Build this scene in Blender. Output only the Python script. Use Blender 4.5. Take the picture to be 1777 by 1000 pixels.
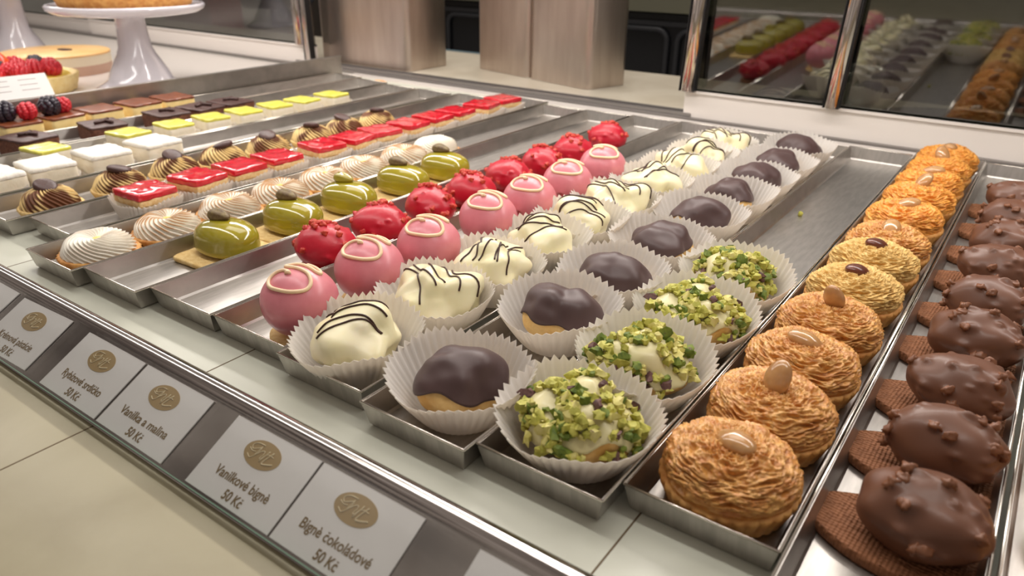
import bpy, math, random
from mathutils import Vector, Matrix, noise
PI = math.pi
for o in list(bpy.data.objects): bpy.data.objects.remove(o)
SC = bpy.context.scene
COL = SC.collection

# ---------------------------------------------------------------- camera
cam_d = bpy.data.cameras.new('camera')
cam_d.sensor_width = 36.0
cam_d.lens = 1283.8 / 1777 * 36.0
cam_d.clip_start = 0.01
cam = bpy.data.objects.new('camera', cam_d); COL.objects.link(cam)
# rows: world axes in camera space (x right, y down, z forward)
RW = ((0.81190141, 0.25276218, -0.52623889),
      (0.58372673, -0.33774249, 0.73837193),
      (0.00889927, -0.90666493, -0.42175765))
CAM_Z = 0.25146
M = Matrix([[RW[i][0], -RW[i][1], -RW[i][2]] for i in range(3)]).to_4x4()
M.translation = Vector((0, 0, CAM_Z))
cam.matrix_world = M
cam_d.dof.use_dof = True
cam_d.dof.focus_distance = 0.52
cam_d.dof.aperture_fstop = 10.0
SC.camera = cam

# ---------------------------------------------------------------- view, world, lights
SC.view_settings.view_transform = 'Standard'
SC.view_settings.look = 'None'
SC.view_settings.gamma = 1.0
SC.view_settings.use_curve_mapping = False
SC.view_settings.exposure = 0.36

world = bpy.data.worlds.new('shop_world'); SC.world = world
world.use_nodes = True
wn = world.node_tree; wn.nodes.clear()
w_out = wn.nodes.new('ShaderNodeOutputWorld'); w_bg = wn.nodes.new('ShaderNodeBackground')
w_tc = wn.nodes.new('ShaderNodeTexCoord'); w_mp = wn.nodes.new('ShaderNodeMapping'); w_mp.inputs['Scale'].default_value = (1.0, 1.0, 2.2)
w_nz = wn.nodes.new('ShaderNodeTexNoise'); w_nz.inputs['Scale'].default_value = 3.4; w_nz.inputs['Detail'].default_value = 3
w_rp = wn.nodes.new('ShaderNodeValToRGB')
w_rp.color_ramp.elements[0].position = 0.36; w_rp.color_ramp.elements[0].color = (0.13, 0.105, 0.095, 1)
w_rp.color_ramp.elements[1].position = 0.66; w_rp.color_ramp.elements[1].color = (0.85, 0.76, 0.69, 1)
e_ = w_rp.color_ramp.elements.new(0.52); e_.color = (0.46, 0.39, 0.34, 1)
wn.links.new(w_tc.outputs['Generated'], w_mp.inputs[0]); wn.links.new(w_mp.outputs[0], w_nz.inputs[0])
wn.links.new(w_nz.outputs['Fac'], w_rp.inputs[0]); wn.links.new(w_rp.outputs[0], w_bg.inputs['Color'])
w_bg.inputs['Strength'].default_value = 0.50
wn.links.new(w_bg.outputs[0], w_out.inputs[0])

def area(name, loc, target, sx, sy, power, color):
    d = bpy.data.lights.new(name, 'AREA'); d.shape = 'RECTANGLE'
    d.size = sx; d.size_y = sy; d.energy = power; d.color = color
    o = bpy.data.objects.new(name, d); COL.objects.link(o)
    o.location = loc
    o.rotation_euler = (Vector(target) - Vector(loc)).to_track_quat('-Z', 'Y').to_euler()
    return o
# the LED strip under the top shelf of the case, over the back half of the trays
area('unseen_strip_light', (-0.95, 0.80, 0.46), (-0.95, 0.70, 0.0), 2.7, 0.05, 7.2, (1.0, 0.94, 0.89))
# added strip, unseen, brightens the tray fronts and spares the foreground
area('unseen_strip_light', (-0.80, 0.32, 0.52), (-0.80, 0.78, 0.0), 1.9, 0.06, 3.4, (1.0, 0.96, 0.91))
# shop ceiling panels above
area('ceiling_light', (-1.0, 1.3, 1.9), (-0.7, 0.6, 0.0), 1.6, 0.8, 10.0, (1.0, 0.93, 0.86))
area('ceiling_light', (0.5, 0.2, 1.7), (-0.2, 0.5, 0.0), 0.5, 0.35, 1.2, (1.0, 0.92, 0.85))
# light on the staff side of the counter
area('ceiling_light', (-1.2, 2.3, 1.6), (-1.0, 1.6, 0.0), 1.2, 0.3, 12.0, (1.0, 0.92, 0.85))

# ---------------------------------------------------------------- helpers
def lin(c):
    return tuple(((v / 255) / 12.92 if v / 255 <= 0.04045 else ((v / 255 + 0.055) / 1.055) ** 2.4) for v in c) + (1,)

def mat(name, c1, c2=None, nscale=60, lo=0.35, hi=0.65, rough=0.5, metal=0, coat=0, coat_rough=0.08,
        bump=0, bscale=400, sss=0, sssr=0.003, trans=0, stretch=None, spec=0.5, attr=None, detail=4, ior=1.45):
    m = bpy.data.materials.new(name); m.use_nodes = True
    nt = m.node_tree; b = nt.nodes['Principled BSDF']
    b.inputs['Roughness'].default_value = rough; b.inputs['Metallic'].default_value = metal
    b.inputs['Coat Weight'].default_value = coat; b.inputs['Coat Roughness'].default_value = coat_rough
    b.inputs['Specular IOR Level'].default_value = spec; b.inputs['IOR'].default_value = ior
    if trans: b.inputs['Transmission Weight'].default_value = trans
    if sss:
        b.inputs['Subsurface Weight'].default_value = sss
        b.inputs['Subsurface Radius'].default_value = (1.0, 0.6, 0.4)
        b.inputs['Subsurface Scale'].default_value = sssr
    tc = nt.nodes.new('ShaderNodeTexCoord'); mp = nt.nodes.new('ShaderNodeMapping')
    nt.links.new(tc.outputs['Object'], mp.inputs[0])
    if stretch: mp.inputs['Scale'].default_value = stretch
    if c2 is None:
        b.inputs['Base Color'].default_value = lin(c1)
    else:
        if attr:
            fa = nt.nodes.new('ShaderNodeAttribute'); fa.attribute_name = attr; fac = fa.outputs['Fac']
        else:
            n = nt.nodes.new('ShaderNodeTexNoise'); n.inputs['Scale'].default_value = nscale
            n.inputs['Detail'].default_value = detail
            nt.links.new(mp.outputs[0], n.inputs[0]); fac = n.outputs['Fac']
        r = nt.nodes.new('ShaderNodeValToRGB')
        r.color_ramp.elements[0].position = lo; r.color_ramp.elements[0].color = lin(c1)
        r.color_ramp.elements[1].position = hi; r.color_ramp.elements[1].color = lin(c2)
        nt.links.new(fac, r.inputs[0]); nt.links.new(r.outputs[0], b.inputs['Base Color'])
    if bump:
        n2 = nt.nodes.new('ShaderNodeTexNoise'); n2.inputs['Scale'].default_value = bscale
        n2.inputs['Detail'].default_value = 5
        nt.links.new(mp.outputs[0], n2.inputs[0])
        bp = nt.nodes.new('ShaderNodeBump'); bp.inputs['Strength'].default_value = bump
        bp.inputs['Distance'].default_value = 0.001
        nt.links.new(n2.outputs['Fac'], bp.inputs['Height']); nt.links.new(bp.outputs[0], b.inputs['Normal'])
    return m

MT = {}
MT['steel'] = mat('brushed_steel', (172, 167, 161), (188, 183, 177), 40, rough=0.38, metal=1, bump=0.008, bscale=60, stretch=(6, 1, 1))
MT['steel_rim'] = mat('steel_rim', (225, 218, 208), rough=0.16, metal=1)
MT['can'] = mat('container_steel', (196, 182, 172), (208, 196, 186), 8, rough=0.32, metal=1, bump=0.015, bscale=25, stretch=(6, 6, 1))
MT['chrome'] = mat('chrome', (178, 171, 166), rough=0.12, metal=1, bump=0.14, bscale=14, stretch=(1, 5, 5))
MT['post'] = mat('polished_post', (215, 205, 198), rough=0.05, metal=1, bump=0.03, bscale=40)
MT['black'] = mat('black_trim', (22, 22, 24), rough=0.4)
MT['paper'] = mat('cup_paper', (243, 240, 236), rough=0.75)
MT['white'] = mat('white_enamel', (228, 220, 213), rough=0.3, coat=0.3)
MT['alu'] = mat('grey_aluminium', (150, 145, 142), rough=0.35, metal=0.7)
MT['porcelain'] = mat('white_porcelain', (205, 200, 206), rough=0.15, coat=0.6)
MT['card'] = mat('card_paper', (222, 219, 217), rough=0.5)
MT['gold'] = mat('card_gold', (163, 138, 95), rough=0.5)
MT['goldl'] = mat('logo_pale', (212, 196, 160), rough=0.5)
MT['ink'] = mat('brown_ink', (118, 96, 58), rough=0.6)
MT['inkg'] = mat('grey_ink', (150, 146, 146), rough=0.6)
MT['biscuit'] = mat('butter_biscuit', (222, 184, 116), (236, 206, 144), 250, rough=0.75, bump=0.6, bscale=900)
MT['shell'] = mat('tart_shell', (196, 132, 66), (222, 168, 96), 120, rough=0.6, bump=0.5, bscale=700)
MT['dough'] = mat('choux_dough', (214, 166, 92), (232, 196, 130), 90, rough=0.65, bump=0.5, bscale=500)
MT['pink'] = mat('pink_glaze', (210, 122, 132), (220, 136, 145), 60, rough=0.33, coat=0.25, coat_rough=0.25, sss=0.15)
MT['icing'] = mat('cream_icing', (240, 210, 172), rough=0.4, sss=0.15)
MT['red'] = mat('raspberry_glaze', (182, 16, 40), (194, 28, 50), 50, rough=0.38, coat=0.12, coat_rough=0.2, bump=0.2, bscale=250, sss=0.1)
MT['redbit'] = mat('glazed_nut_bits', (186, 44, 38), (202, 78, 50), 300, rough=0.45, coat=0.05)
MT['green'] = mat('pistachio_glaze', (152, 139, 32), (164, 151, 44), 30, rough=0.14, coat=0.8, coat_rough=0.04, sss=0.1)
MT['pistnut'] = mat('pistachio_skin', (92, 70, 46), (122, 104, 58), 220, rough=0.5, bump=0.5, bscale=400)
MT['meringue'] = mat('meringue', (242, 236, 222), (176, 124, 62), rough=0.55, attr='toast', lo=0.15, hi=0.8)
MT['curd'] = mat('lemon_curd', (232, 200, 80), rough=0.3)
MT['jelly'] = mat('raspberry_jelly', (200, 14, 36), (222, 40, 58), 120, rough=0.12, coat=0.6, bump=0.25, bscale=180, sss=0.2)
MT['sponge'] = mat('sponge', (228, 184, 120), (242, 212, 160), 260, rough=0.8, bump=0.6, bscale=600)
MT['cream'] = mat('set_cream', (236, 224, 200), (244, 234, 214), 100, rough=0.6, bump=0.3, bscale=400, sss=0.1)
MT['dust'] = mat('coconut_dust', (240, 234, 222), (250, 246, 238), 400, rough=0.9, bump=0.8, bscale=900)
MT['yellow'] = mat('lemon_glaze', (222, 214, 84), (234, 228, 120), 60, rough=0.25, coat=0.3)
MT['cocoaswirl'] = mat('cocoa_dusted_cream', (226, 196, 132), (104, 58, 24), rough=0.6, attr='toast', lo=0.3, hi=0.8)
MT['dark'] = mat('dark_chocolate', (72, 52, 50), (84, 62, 60), 25, rough=0.46, coat=0.08, coat_rough=0.3)
MT['darkd'] = mat('bitter_chocolate', (66, 42, 38), (80, 52, 46), 60, rough=0.4, bump=0.4, bscale=300)
MT['brownie'] = mat('brownie', (92, 54, 40), (124, 78, 56), 300, rough=0.7, bump=0.7, bscale=700)
MT['caramel'] = mat('caramel_glaze', (112, 58, 36), (136, 74, 44), 90, rough=0.3, coat=0.3)
MT['vanilla'] = mat('custard', (240, 210, 140), (246, 222, 160), 80, rough=0.5)
MT['whitechoc'] = mat('white_chocolate', (232, 222, 176), (240, 230, 196), 40, rough=0.35, coat=0.2, coat_rough=0.25, sss=0.15)
MT['pistglaze'] = mat('pale_green_glaze', (214, 204, 150), (226, 216, 168), 60, rough=0.4, coat=0.15)
MT['stripe'] = mat('chocolate_stripe', (66, 40, 30), rough=0.4)
MT['pg1'] = mat('pistachio_green', (160, 158, 58), (196, 190, 92), 300, rough=0.6)
MT['pg2'] = mat('pistachio_dark', (84, 104, 34), (122, 136, 44), 300, rough=0.6)
MT['pg3'] = mat('pistachio_pale', (204, 194, 104), (218, 208, 134), 300, rough=0.6)
MT['pg4'] = mat('pistachio_husk', (78, 50, 50), (118, 84, 76), 300, rough=0.6)
MT['almpaste'] = mat('almond_paste', (190, 120, 52), (226, 172, 96), 140, rough=0.38, bump=0.6, bscale=300, coat=0.25, coat_rough=0.3, stretch=(1, 1, 3))
MT['almpale'] = mat('pale_almond_paste', (212, 166, 88), (234, 198, 126), 140, rough=0.5, bump=0.9, bscale=420, stretch=(1, 1, 3))
MT['almorange'] = mat('orange_almond_paste', (214, 132, 44), (242, 176, 82), 140, rough=0.4, bump=0.6, bscale=300, coat=0.25, coat_rough=0.3, stretch=(1, 1, 3))
MT['almond'] = mat('blanched_almond', (172, 122, 74), (196, 150, 98), 90, rough=0.18, coat=0.7, sss=0.1)
MT['almondd'] = mat('skin_on_almond', (84, 40, 26), (110, 56, 36), 150, rough=0.3, coat=0.4)
MT['milk'] = mat('milk_chocolate', (100, 64, 46), (112, 72, 52), 30, rough=0.42, coat=0.12, coat_rough=0.2)
MT['milkbit'] = mat('milk_nut_bits', (116, 72, 46), (130, 82, 54), 300, rough=0.42, coat=0.1)
MT['cocoabis'] = mat('cocoa_biscuit', (128, 80, 48), (146, 94, 60), 200, rough=0.75)
MT['berry'] = mat('blackberry', (30, 26, 36), (54, 44, 58), 300, rough=0.3, coat=0.3)
MT['rasp'] = mat('raspberry', (186, 20, 40), (214, 50, 60), 200, rough=0.35, coat=0.3)
MT['straw'] = mat('strawberry', (206, 44, 24), (232, 92, 40), 80, rough=0.3, coat=0.4)
MT['peach'] = mat('peach_slice', (236, 190, 70), rough=0.3, coat=0.4)
MT['mousse'] = mat('mousse_pale', (226, 212, 186), rough=0.5)
MT['mousse2'] = mat('mousse_rose', (196, 160, 140), rough=0.5)
MT['moussetop'] = mat('mousse_top', (224, 178, 116), (232, 192, 136), 20, rough=0.4)
MT['darkwood'] = mat('dark_cabinet', (20, 22, 26), rough=0.35)
MT['darkframe'] = mat('cabinet_frame', (52, 54, 58), rough=0.35)
MT['greytop'] = mat('grey_panel', (122, 122, 104), rough=0.6)
MT['bluelit'] = mat('blue_lit_edge', (120, 150, 165), rough=0.4)  # blue LED light on the counter edge, given as plain colour
MT['wallm'] = mat('dark_room_wall', (58, 52, 46), (96, 86, 74), 1.2, rough=0.7)
MT['floorm'] = mat('dark_floor', (40, 36, 34), (60, 54, 50), 3, rough=0.5)
MT['blurred'] = mat('grey_apron', (96, 104, 116), rough=0.8)
MT['redcloth'] = mat('red_box', (176, 34, 40), rough=0.6)

nt = MT['cocoabis'].node_tree; b = nt.nodes['Principled BSDF']; tc = nt.nodes.new('ShaderNodeTexCoord')
ws = []
for dr in ('X', 'Y'):
    w = nt.nodes.new('ShaderNodeTexWave'); w.bands_direction = dr; w.inputs['Scale'].default_value = 150; w.inputs['Distortion'].default_value = 0.6
    nt.links.new(tc.outputs['Object'], w.inputs[0]); ws.append(w)
ml = nt.nodes.new('ShaderNodeMath'); ml.operation = 'ADD'; nt.links.new(ws[0].outputs['Fac'], ml.inputs[0]); nt.links.new(ws[1].outputs['Fac'], ml.inputs[1])
bp = nt.nodes.new('ShaderNodeBump'); bp.inputs['Strength'].default_value = 0.7; bp.inputs['Distance'].default_value = 0.0008
nt.links.new(ml.outputs[0], bp.inputs['Height']); nt.links.new(bp.outputs[0], b.inputs['Normal'])
# cup paper lets light through
nt = MT['paper'].node_tree; b = nt.nodes['Principled BSDF']; out = nt.nodes['Material Output']
tr = nt.nodes.new('ShaderNodeBsdfTranslucent'); tr.inputs[0].default_value = lin((240, 232, 220))
mx = nt.nodes.new('ShaderNodeMixShader'); mx.inputs[0].default_value = 0.45
nt.links.new(b.outputs[0], mx.inputs[1]); nt.links.new(tr.outputs[0], mx.inputs[2]); nt.links.new(mx.outputs[0], out.inputs[0])

# beige marble slabs with thin dark joints, slightly glossy
def stone(name, c1, c2, joints=True):
    m = bpy.data.materials.new(name); m.use_nodes = True
    nt = m.node_tree; b = nt.nodes['Principled BSDF']; b.inputs['Roughness'].default_value = 0.3
    b.inputs['Specular IOR Level'].default_value = 0.35
    tc = nt.nodes.new('ShaderNodeTexCoord')
    n = nt.nodes.new('ShaderNodeTexNoise'); n.inputs['Scale'].default_value = 9; n.inputs['Detail'].default_value = 7
    n.inputs['Distortion'].default_value = 1.2
    nt.links.new(tc.outputs['Object'], n.inputs[0])
    r = nt.nodes.new('ShaderNodeValToRGB')
    r.color_ramp.elements[0].position = 0.3; r.color_ramp.elements[0].color = lin(c1)
    r.color_ramp.elements[1].position = 0.7; r.color_ramp.elements[1].color = lin(c2)
    nt.links.new(n.outputs['Fac'], r.inputs[0])
    nt.links.new(r.outputs[0], b.inputs['Base Color'])
    return m
MT['stone'] = stone('beige_marble_dimmed', (160, 151, 124), (178, 170, 143))  # warm beige front slab, darkened in colour for the dimmer light outside the case
MT['deck'] = stone('pale_deck_lit', (196, 197, 182), (206, 207, 193))  # greener base under the trays, brighter case light put into its colour
MT['counter'] = stone('counter_marble', (196, 186, 166), (214, 206, 188))
MT['joint'] = mat('dark_joint', (104, 88, 66), rough=0.8)

def thin_glass(name, tint, base_reflect, rough=0.0, fres=1.5):
    m = bpy.data.materials.new(name); m.use_nodes = True
    nt = m.node_tree; nt.nodes.clear()
    o = nt.nodes.new('ShaderNodeOutputMaterial'); t = nt.nodes.new('ShaderNodeBsdfTransparent')
    g = nt.nodes.new('ShaderNodeBsdfGlossy'); g.inputs['Roughness'].default_value = rough
    t.inputs[0].default_value = tint + (1,)
    f = nt.nodes.new('ShaderNodeFresnel'); f.inputs[0].default_value = fres
    ge = nt.nodes.new('ShaderNodeNewGeometry'); mi_ = nt.nodes.new('ShaderNodeMix'); mi_.data_type = 'FLOAT'
    mi_.inputs[2].default_value = fres; mi_.inputs[3].default_value = 1 / fres
    nt.links.new(ge.outputs['Backfacing'], mi_.inputs[0]); nt.links.new(mi_.outputs[0], f.inputs[0])
    a = nt.nodes.new('ShaderNodeMath'); a.operation = 'ADD'; a.use_clamp = True; a.inputs[1].default_value = base_reflect
    nt.links.new(f.outputs[0], a.inputs[0])
    mx = nt.nodes.new('ShaderNodeMixShader')
    nt.links.new(a.outputs[0], mx.inputs[0]); nt.links.new(t.outputs[0], mx.inputs[1]); nt.links.new(g.outputs[0], mx.inputs[2])
    nt.links.new(mx.outputs[0], o.inputs[0])
    return m
MT['pane'] = thin_glass('mirrored_pane', (0.42, 0.43, 0.40), 0.15, 0.04)
MT['railglass'] = thin_glass('rail_glass', (0.975, 0.98, 0.975), 0.01)
MT['bowlglass'] = thin_glass('bowl_glass', (0.70, 0.72, 0.71), 0.30, 0.15)
MT['glassedge'] = mat('green_glass_edge', (128, 158, 138), rough=0.15, coat=0.5)

class MB:
    """collects geometry for one mesh"""
    def __init__(s): s.v = []; s.f = []; s.m = []; s.a = None
    def add(s, vs, fs, mi=0, at=None):
        k = len(s.v); s.v += [tuple(p) for p in vs]
        s.f += [tuple(i + k for i in f) for f in fs]; s.m += [mi] * len(fs)
        if at is not None:
            if s.a is None: s.a = [0.0] * k
            s.a += at
        elif s.a is not None: s.a += [0.0] * len(vs)
        return s
    def box(s, x0, x1, y0, y1, z0, z1, mi=0):
        vs = [(x, y, z) for z in (z0, z1) for y in (y0, y1) for x in (x0, x1)]
        return s.add(vs, [(0, 2, 3, 1), (4, 5, 7, 6), (0, 1, 5, 4), (2, 6, 7, 3), (0, 4, 6, 2), (1, 3, 7, 5)], mi)
    def grid(s, P, cv=True, cap0=False, cap1=False, mi=0, at=None):
        n = len(P); k = len(P[0]); vs = [p for r in P for p in r]; fs = []
        for i in range(n - 1):
            for j in range(k if cv else k - 1):
                fs.append((i * k + j, i * k + (j + 1) % k, (i + 1) * k + (j + 1) % k, (i + 1) * k + j))
        if cap0: fs.append(tuple(range(k - 1, -1, -1)))
        if cap1: fs.append(tuple((n - 1) * k + j for j in range(k)))
        return s.add(vs, fs, mi, [x for r in at for x in r] if at else None)
    def tube(s, pts, r, n=8, mi=0, taper=None):
        pts = [Vector(p) for p in pts]; P = []
        up = Vector((0, 0, 1)); last = None
        for i, p in enumerate(pts):
            t = (pts[min(i + 1, len(pts) - 1)] - pts[max(i - 1, 0)])
            if t.length < 1e-9: t = Vector((1, 0, 0))
            t.normalize()
            a = t.cross(last if last else up)
            if a.length < 1e-4: a = t.cross(Vector((1, 0, 0)))
            a.normalize(); b2 = a.cross(t); last = b2
            rr = r * (taper(i / (len(pts) - 1)) if taper else 1)
            P.append([p + a * rr * math.cos(2 * PI * j / n) + b2 * rr * math.sin(2 * PI * j / n) for j in range(n)])
        return s.grid(P, True, True, True, mi)
    def build(s, name, mats, parent=None, smooth=True, loc=None, angle=None):
        me = bpy.data.meshes.new(name); me.from_pydata(s.v, [], s.f)
        if not isinstance(mats, (list, tuple)): mats = [mats]
        for mm in mats: me.materials.append(MT[mm])
        for p, i in zip(me.polygons, s.m): p.material_index = i; p.use_smooth = smooth
        if s.a is not None:
            at = me.attributes.new('toast', 'FLOAT', 'POINT')
            at.data.foreach_set('value', s.a)
        me.update()
        if angle is not None and smooth: me.set_sharp_from_angle(angle=math.radians(angle))
        o = bpy.data.objects.new(name, me); COL.objects.link(o)
        if parent: o.parent = parent
        if loc: o.location = loc
        return o

def tag(o, label, cat, group=None, kind=None):
    if label: o['label'] = label
    if cat: o['category'] = cat
    if group: o['group'] = group
    if kind: o['kind'] = kind
    return o
def thing(name, label, cat, loc=(0, 0, 0), rz=0, group=None):
    o = bpy.data.objects.new(name, None); COL.objects.link(o)
    o.empty_display_size = 0.01
    o.location = loc; o.rotation_euler = (0, 0, rz)
    return tag(o, label, cat, group)
def structure(o): o['kind'] = 'structure'; return o
def dup(root, loc, rz, label):
    """a copy of a thing with copies of its parts"""
    r = root.copy(); COL.objects.link(r); r.location = loc; r.rotation_euler = (0, 0, rz); r['label'] = label
    for ch in list(root.children):
        c = ch.copy(); COL.objects.link(c); c.parent = r
        for g in ch.children:
            d = g.copy(); COL.objects.link(d); d.parent = c
    return r
ORD = ['frontmost', 'second', 'third', 'fourth', 'fifth', 'sixth', 'seventh', 'eighth', 'ninth', 'tenth', 'eleventh', 'twelfth', 'thirteenth']
def nth(i, n):
    if i == 0: return 'frontmost'
    if i == n - 1: return 'hindmost'
    return ORD[i] + ' from the front'

class Row:
    """places a row of things: the first use of each prototype is the prototype itself, later uses are copies"""
    def __init__(s, protos): s.p = protos; s.used = [False] * len(protos)
    def put(s, k, loc, rz, label):
        k %= len(s.p)
        if not s.used[k]:
            s.used[k] = True; r = s.p[k]; r.location = loc; r.rotation_euler = (0, 0, rz); r['label'] = label; return r
        return dup(s.p[k], loc, rz, label)
    def finish(s):
        for k, u in enumerate(s.used):
            if not u:
                for c in list(s.p[k].children):
                    for g in list(c.children): bpy.data.objects.remove(g)
                    bpy.data.objects.remove(c)
                bpy.data.objects.remove(s.p[k])

def nz(p, s, seed=0.0):
    return noise.noise(Vector((p[0] * s + seed * 7.3, p[1] * s - seed * 3.1, p[2] * s + seed * 1.7)))

def revolve(mb, prof, n=48, fn=None, cap0=True, cap1=True, mi=0, sx=1, sy=1, at=None):
    P = []; A = []
    m = len(prof)
    for i, (r, z) in enumerate(prof):
        row = []; arow = []
        for j in range(n):
            th = 2 * PI * j / n; rr, zz = r, z; a = 0.0
            if fn:
                q = fn(r, z, th, i / (m - 1)); rr, zz = q[0], q[1]
                if len(q) > 2: a = q[2]
            row.append((rr * math.cos(th) * sx, rr * math.sin(th) * sy, zz)); arow.append(a)
        P.append(row); A.append(arow)
    mb.grid(P, True, cap0, cap1, mi, A if at else None)
    return mb

def blob(mb, fn, nu=28, nv=40, mi=0, umax=PI, at=None):
    """closed surface from direction function fn(dir) -> point; u polar angle from the top"""
    P = []
    for i in range(nu + 1):
        u = max(1e-3, umax * i / nu)
        if umax > 3.1: u = min(u, PI - 1e-3)
        P.append([fn(Vector((math.sin(u) * math.cos(2 * PI * j / nv), math.sin(u) * math.sin(2 * PI * j / nv), math.cos(u)))) for j in range(nv)])
    mb.grid(P, True, True, True, mi)
    # normals outward: grid built top-down
    mb.f = [tuple(reversed(f)) for f in mb.f] if False else mb.f
    return mb

def pebble(mb, c, r, seed, mi=0, squash=(1, 1, 1), rot=0.0, amp=0.35, nu=5, nv=8):
    ca, sa = math.cos(rot), math.sin(rot)
    def fn(d):
        k = r * (1 + amp * nz(d, 1.6, seed))
        x, y, z = d.x * k * squash[0], d.y * k * squash[1], d.z * k * squash[2]
        return (c[0] + x * ca - y * sa, c[1] + x * sa + y * ca, c[2] + z)
    return blob(mb, fn, nu, nv, mi)

# ================================================================ STRUCTURE
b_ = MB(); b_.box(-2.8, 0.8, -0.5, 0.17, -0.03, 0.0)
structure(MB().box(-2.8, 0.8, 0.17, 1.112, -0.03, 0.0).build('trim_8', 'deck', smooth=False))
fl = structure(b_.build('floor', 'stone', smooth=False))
j_ = MB()
for x in (-1.25, -0.9651, -0.6795, -0.396, -0.1112, 0.174):
    j_.box(x - 0.0005, x + 0.0005, -0.45, 1.08, -0.001, 0.00012)
structure(j_.build('trim_1', 'joint', smooth=False))
# raised marble counter behind the case
structure(MB().box(-2.8, 0.8, 1.145, 1.46, -0.06, 0.010).build('trim_2', 'counter', smooth=False))
# aluminium sliding-door track and the white sill steps
mb = MB(); mb.box(-2.8, 0.8, 1.112, 1.145, -0.03, 0.006); mb.box(-1.40, -0.455, 1.118, 1.124, 0.006, 0.0115); mb.box(-1.40, -0.455, 1.135, 1.141, 0.006, 0.0125)
structure(mb.build('trim_3', 'alu', smooth=False))
structure(MB().box(-1.2, 0.8, 1.085, 1.109, 0.0, 0.003).build('trim_4', 'white', smooth=False))

def sash(name, x0, x1, y, z0, z1, ztop, posts):
    """sliding glass door: white bottom rail, glass pane, polished posts"""
    r = bpy.data.objects.new(name, None); COL.objects.link(r); r.empty_display_size = 0.01
    r.location = ((x0 + x1) / 2, y, z0); structure(r)
    cx = (x0 + x1) / 2
    m = MB(); m.box(x0 - cx, x1 - cx, -0.004, 0.012, 0, z1 - z0)
    m.box(x0 - cx, x1 - cx, -0.0075, 0.013, z1 - z0 - 0.004, z1 - z0)
    m.build('bottom_rail', 'white', r, smooth=False)
    lean = math.tan(math.radians(2.2)); h = ztop - z1
    g = MB()
    g.add([(x0 - cx, 0.004, z1 - z0), (x1 - cx, 0.004, z1 - z0), (x1 - cx, 0.004 - lean * h, ztop - z0), (x0 - cx, 0.004 - lean * h, ztop - z0),
           (x0 - cx, 0.009, z1 - z0), (x1 - cx, 0.009, z1 - z0), (x1 - cx, 0.009 - lean * h, ztop - z0), (x0 - cx, 0.009 - lean * h, ztop - z0)],
          [(0, 1, 2, 3), (5, 4, 7, 6), (4, 0, 3, 7), (1, 5, 6, 2), (3, 2, 6, 7), (0, 4, 5, 1)])
    g.build('glass_pane', 'pane', r, smooth=False)
    return r, cx
s1, cx1 = sash('window_1', -0.468, 0.78, 1.124, 0.006, 0.047, 0.60, ())
s2, cx2 = sash('window_2', -2.30, -1.345, 1.124, 0.004, 0.046, 0.60, ())
s3, cx3 = sash('window_3', -2.80, -2.27, 1.140, 0.004, 0.040, 0.60, ())

def post(name, x, y, w, z0, h, dx, label, dark=True):
    r = thing(name, label, 'post', (x, y, z0))
    m = MB(); n = 2
    def quad(x0, x1, y0, y1, mb_):
        vs = []
        for k in (0, 1):
            ox = dx * k; z = h * k
            vs += [(x0 + ox, y0, z), (x1 + ox, y0, z), (x1 + ox, y1, z), (x0 + ox, y1, z)]
        mb_.add(vs, [(0, 3, 2, 1), (4, 5, 6, 7), (0, 1, 5, 4), (1, 2, 6, 5), (2, 3, 7, 6), (3, 0, 4, 7)])
    # slightly bowed polished face
    P = []
    for k in (0, 1):
        row = []
        for i in range(9):
            t = -1 + 2 * i / 8
            row.append((t * w * 0.42 + dx * k, -0.004 * (1 - t * t) - 0.002, h * k))
        row.append((w * 0.42 + dx * k, 0.006, h * k)); row.append((-w * 0.42 + dx * k, 0.006, h * k))
        P.append(row)
    m.grid(P, True, True, True); m.build('polished_bar', 'post', r, angle=40)
    if dark:
        e = MB(); quad(-w * 0.5, -w * 0.43, -0.004, 0.010, e); quad(w * 0.43, w * 0.52, -0.004, 0.010, e)
        e.build('rubber_edge', 'black', r, smooth=False)
    return r
post('upright_post', -0.460, 1.106, 0.024, 0.0475, 0.55, 0.022, 'mirror-polished upright post at the left end of the right-hand sliding door')
post('upright_post', -0.246, 1.106, 0.021, 0.0475, 0.55, 0.026, 'mirror-polished upright post in front of the middle of the right-hand glass door')
post('upright_post', -1.338, 1.105, 0.020, 0.004, 0.58, -0.01, 'mirror-polished upright post left of the tall steel containers')
post('upright_post', -1.372, 1.112, 0.034, 0.046, 0.52, -0.01, 'broad satin steel upright edging the left-hand glass door', dark=False)

# steel partition between trays and cake shelf
mb = MB(); mb.box(-1.172, -1.169, 0.30, 1.045, 0.0, 0.044); mb.box(-1.176, -1.166, 0.30, 1.045, 0.044, 0.047)
tag(mb.build('partition', 'steel', smooth=False), 'low brushed steel partition between the pastry trays and the cake shelf', 'partition')

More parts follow.
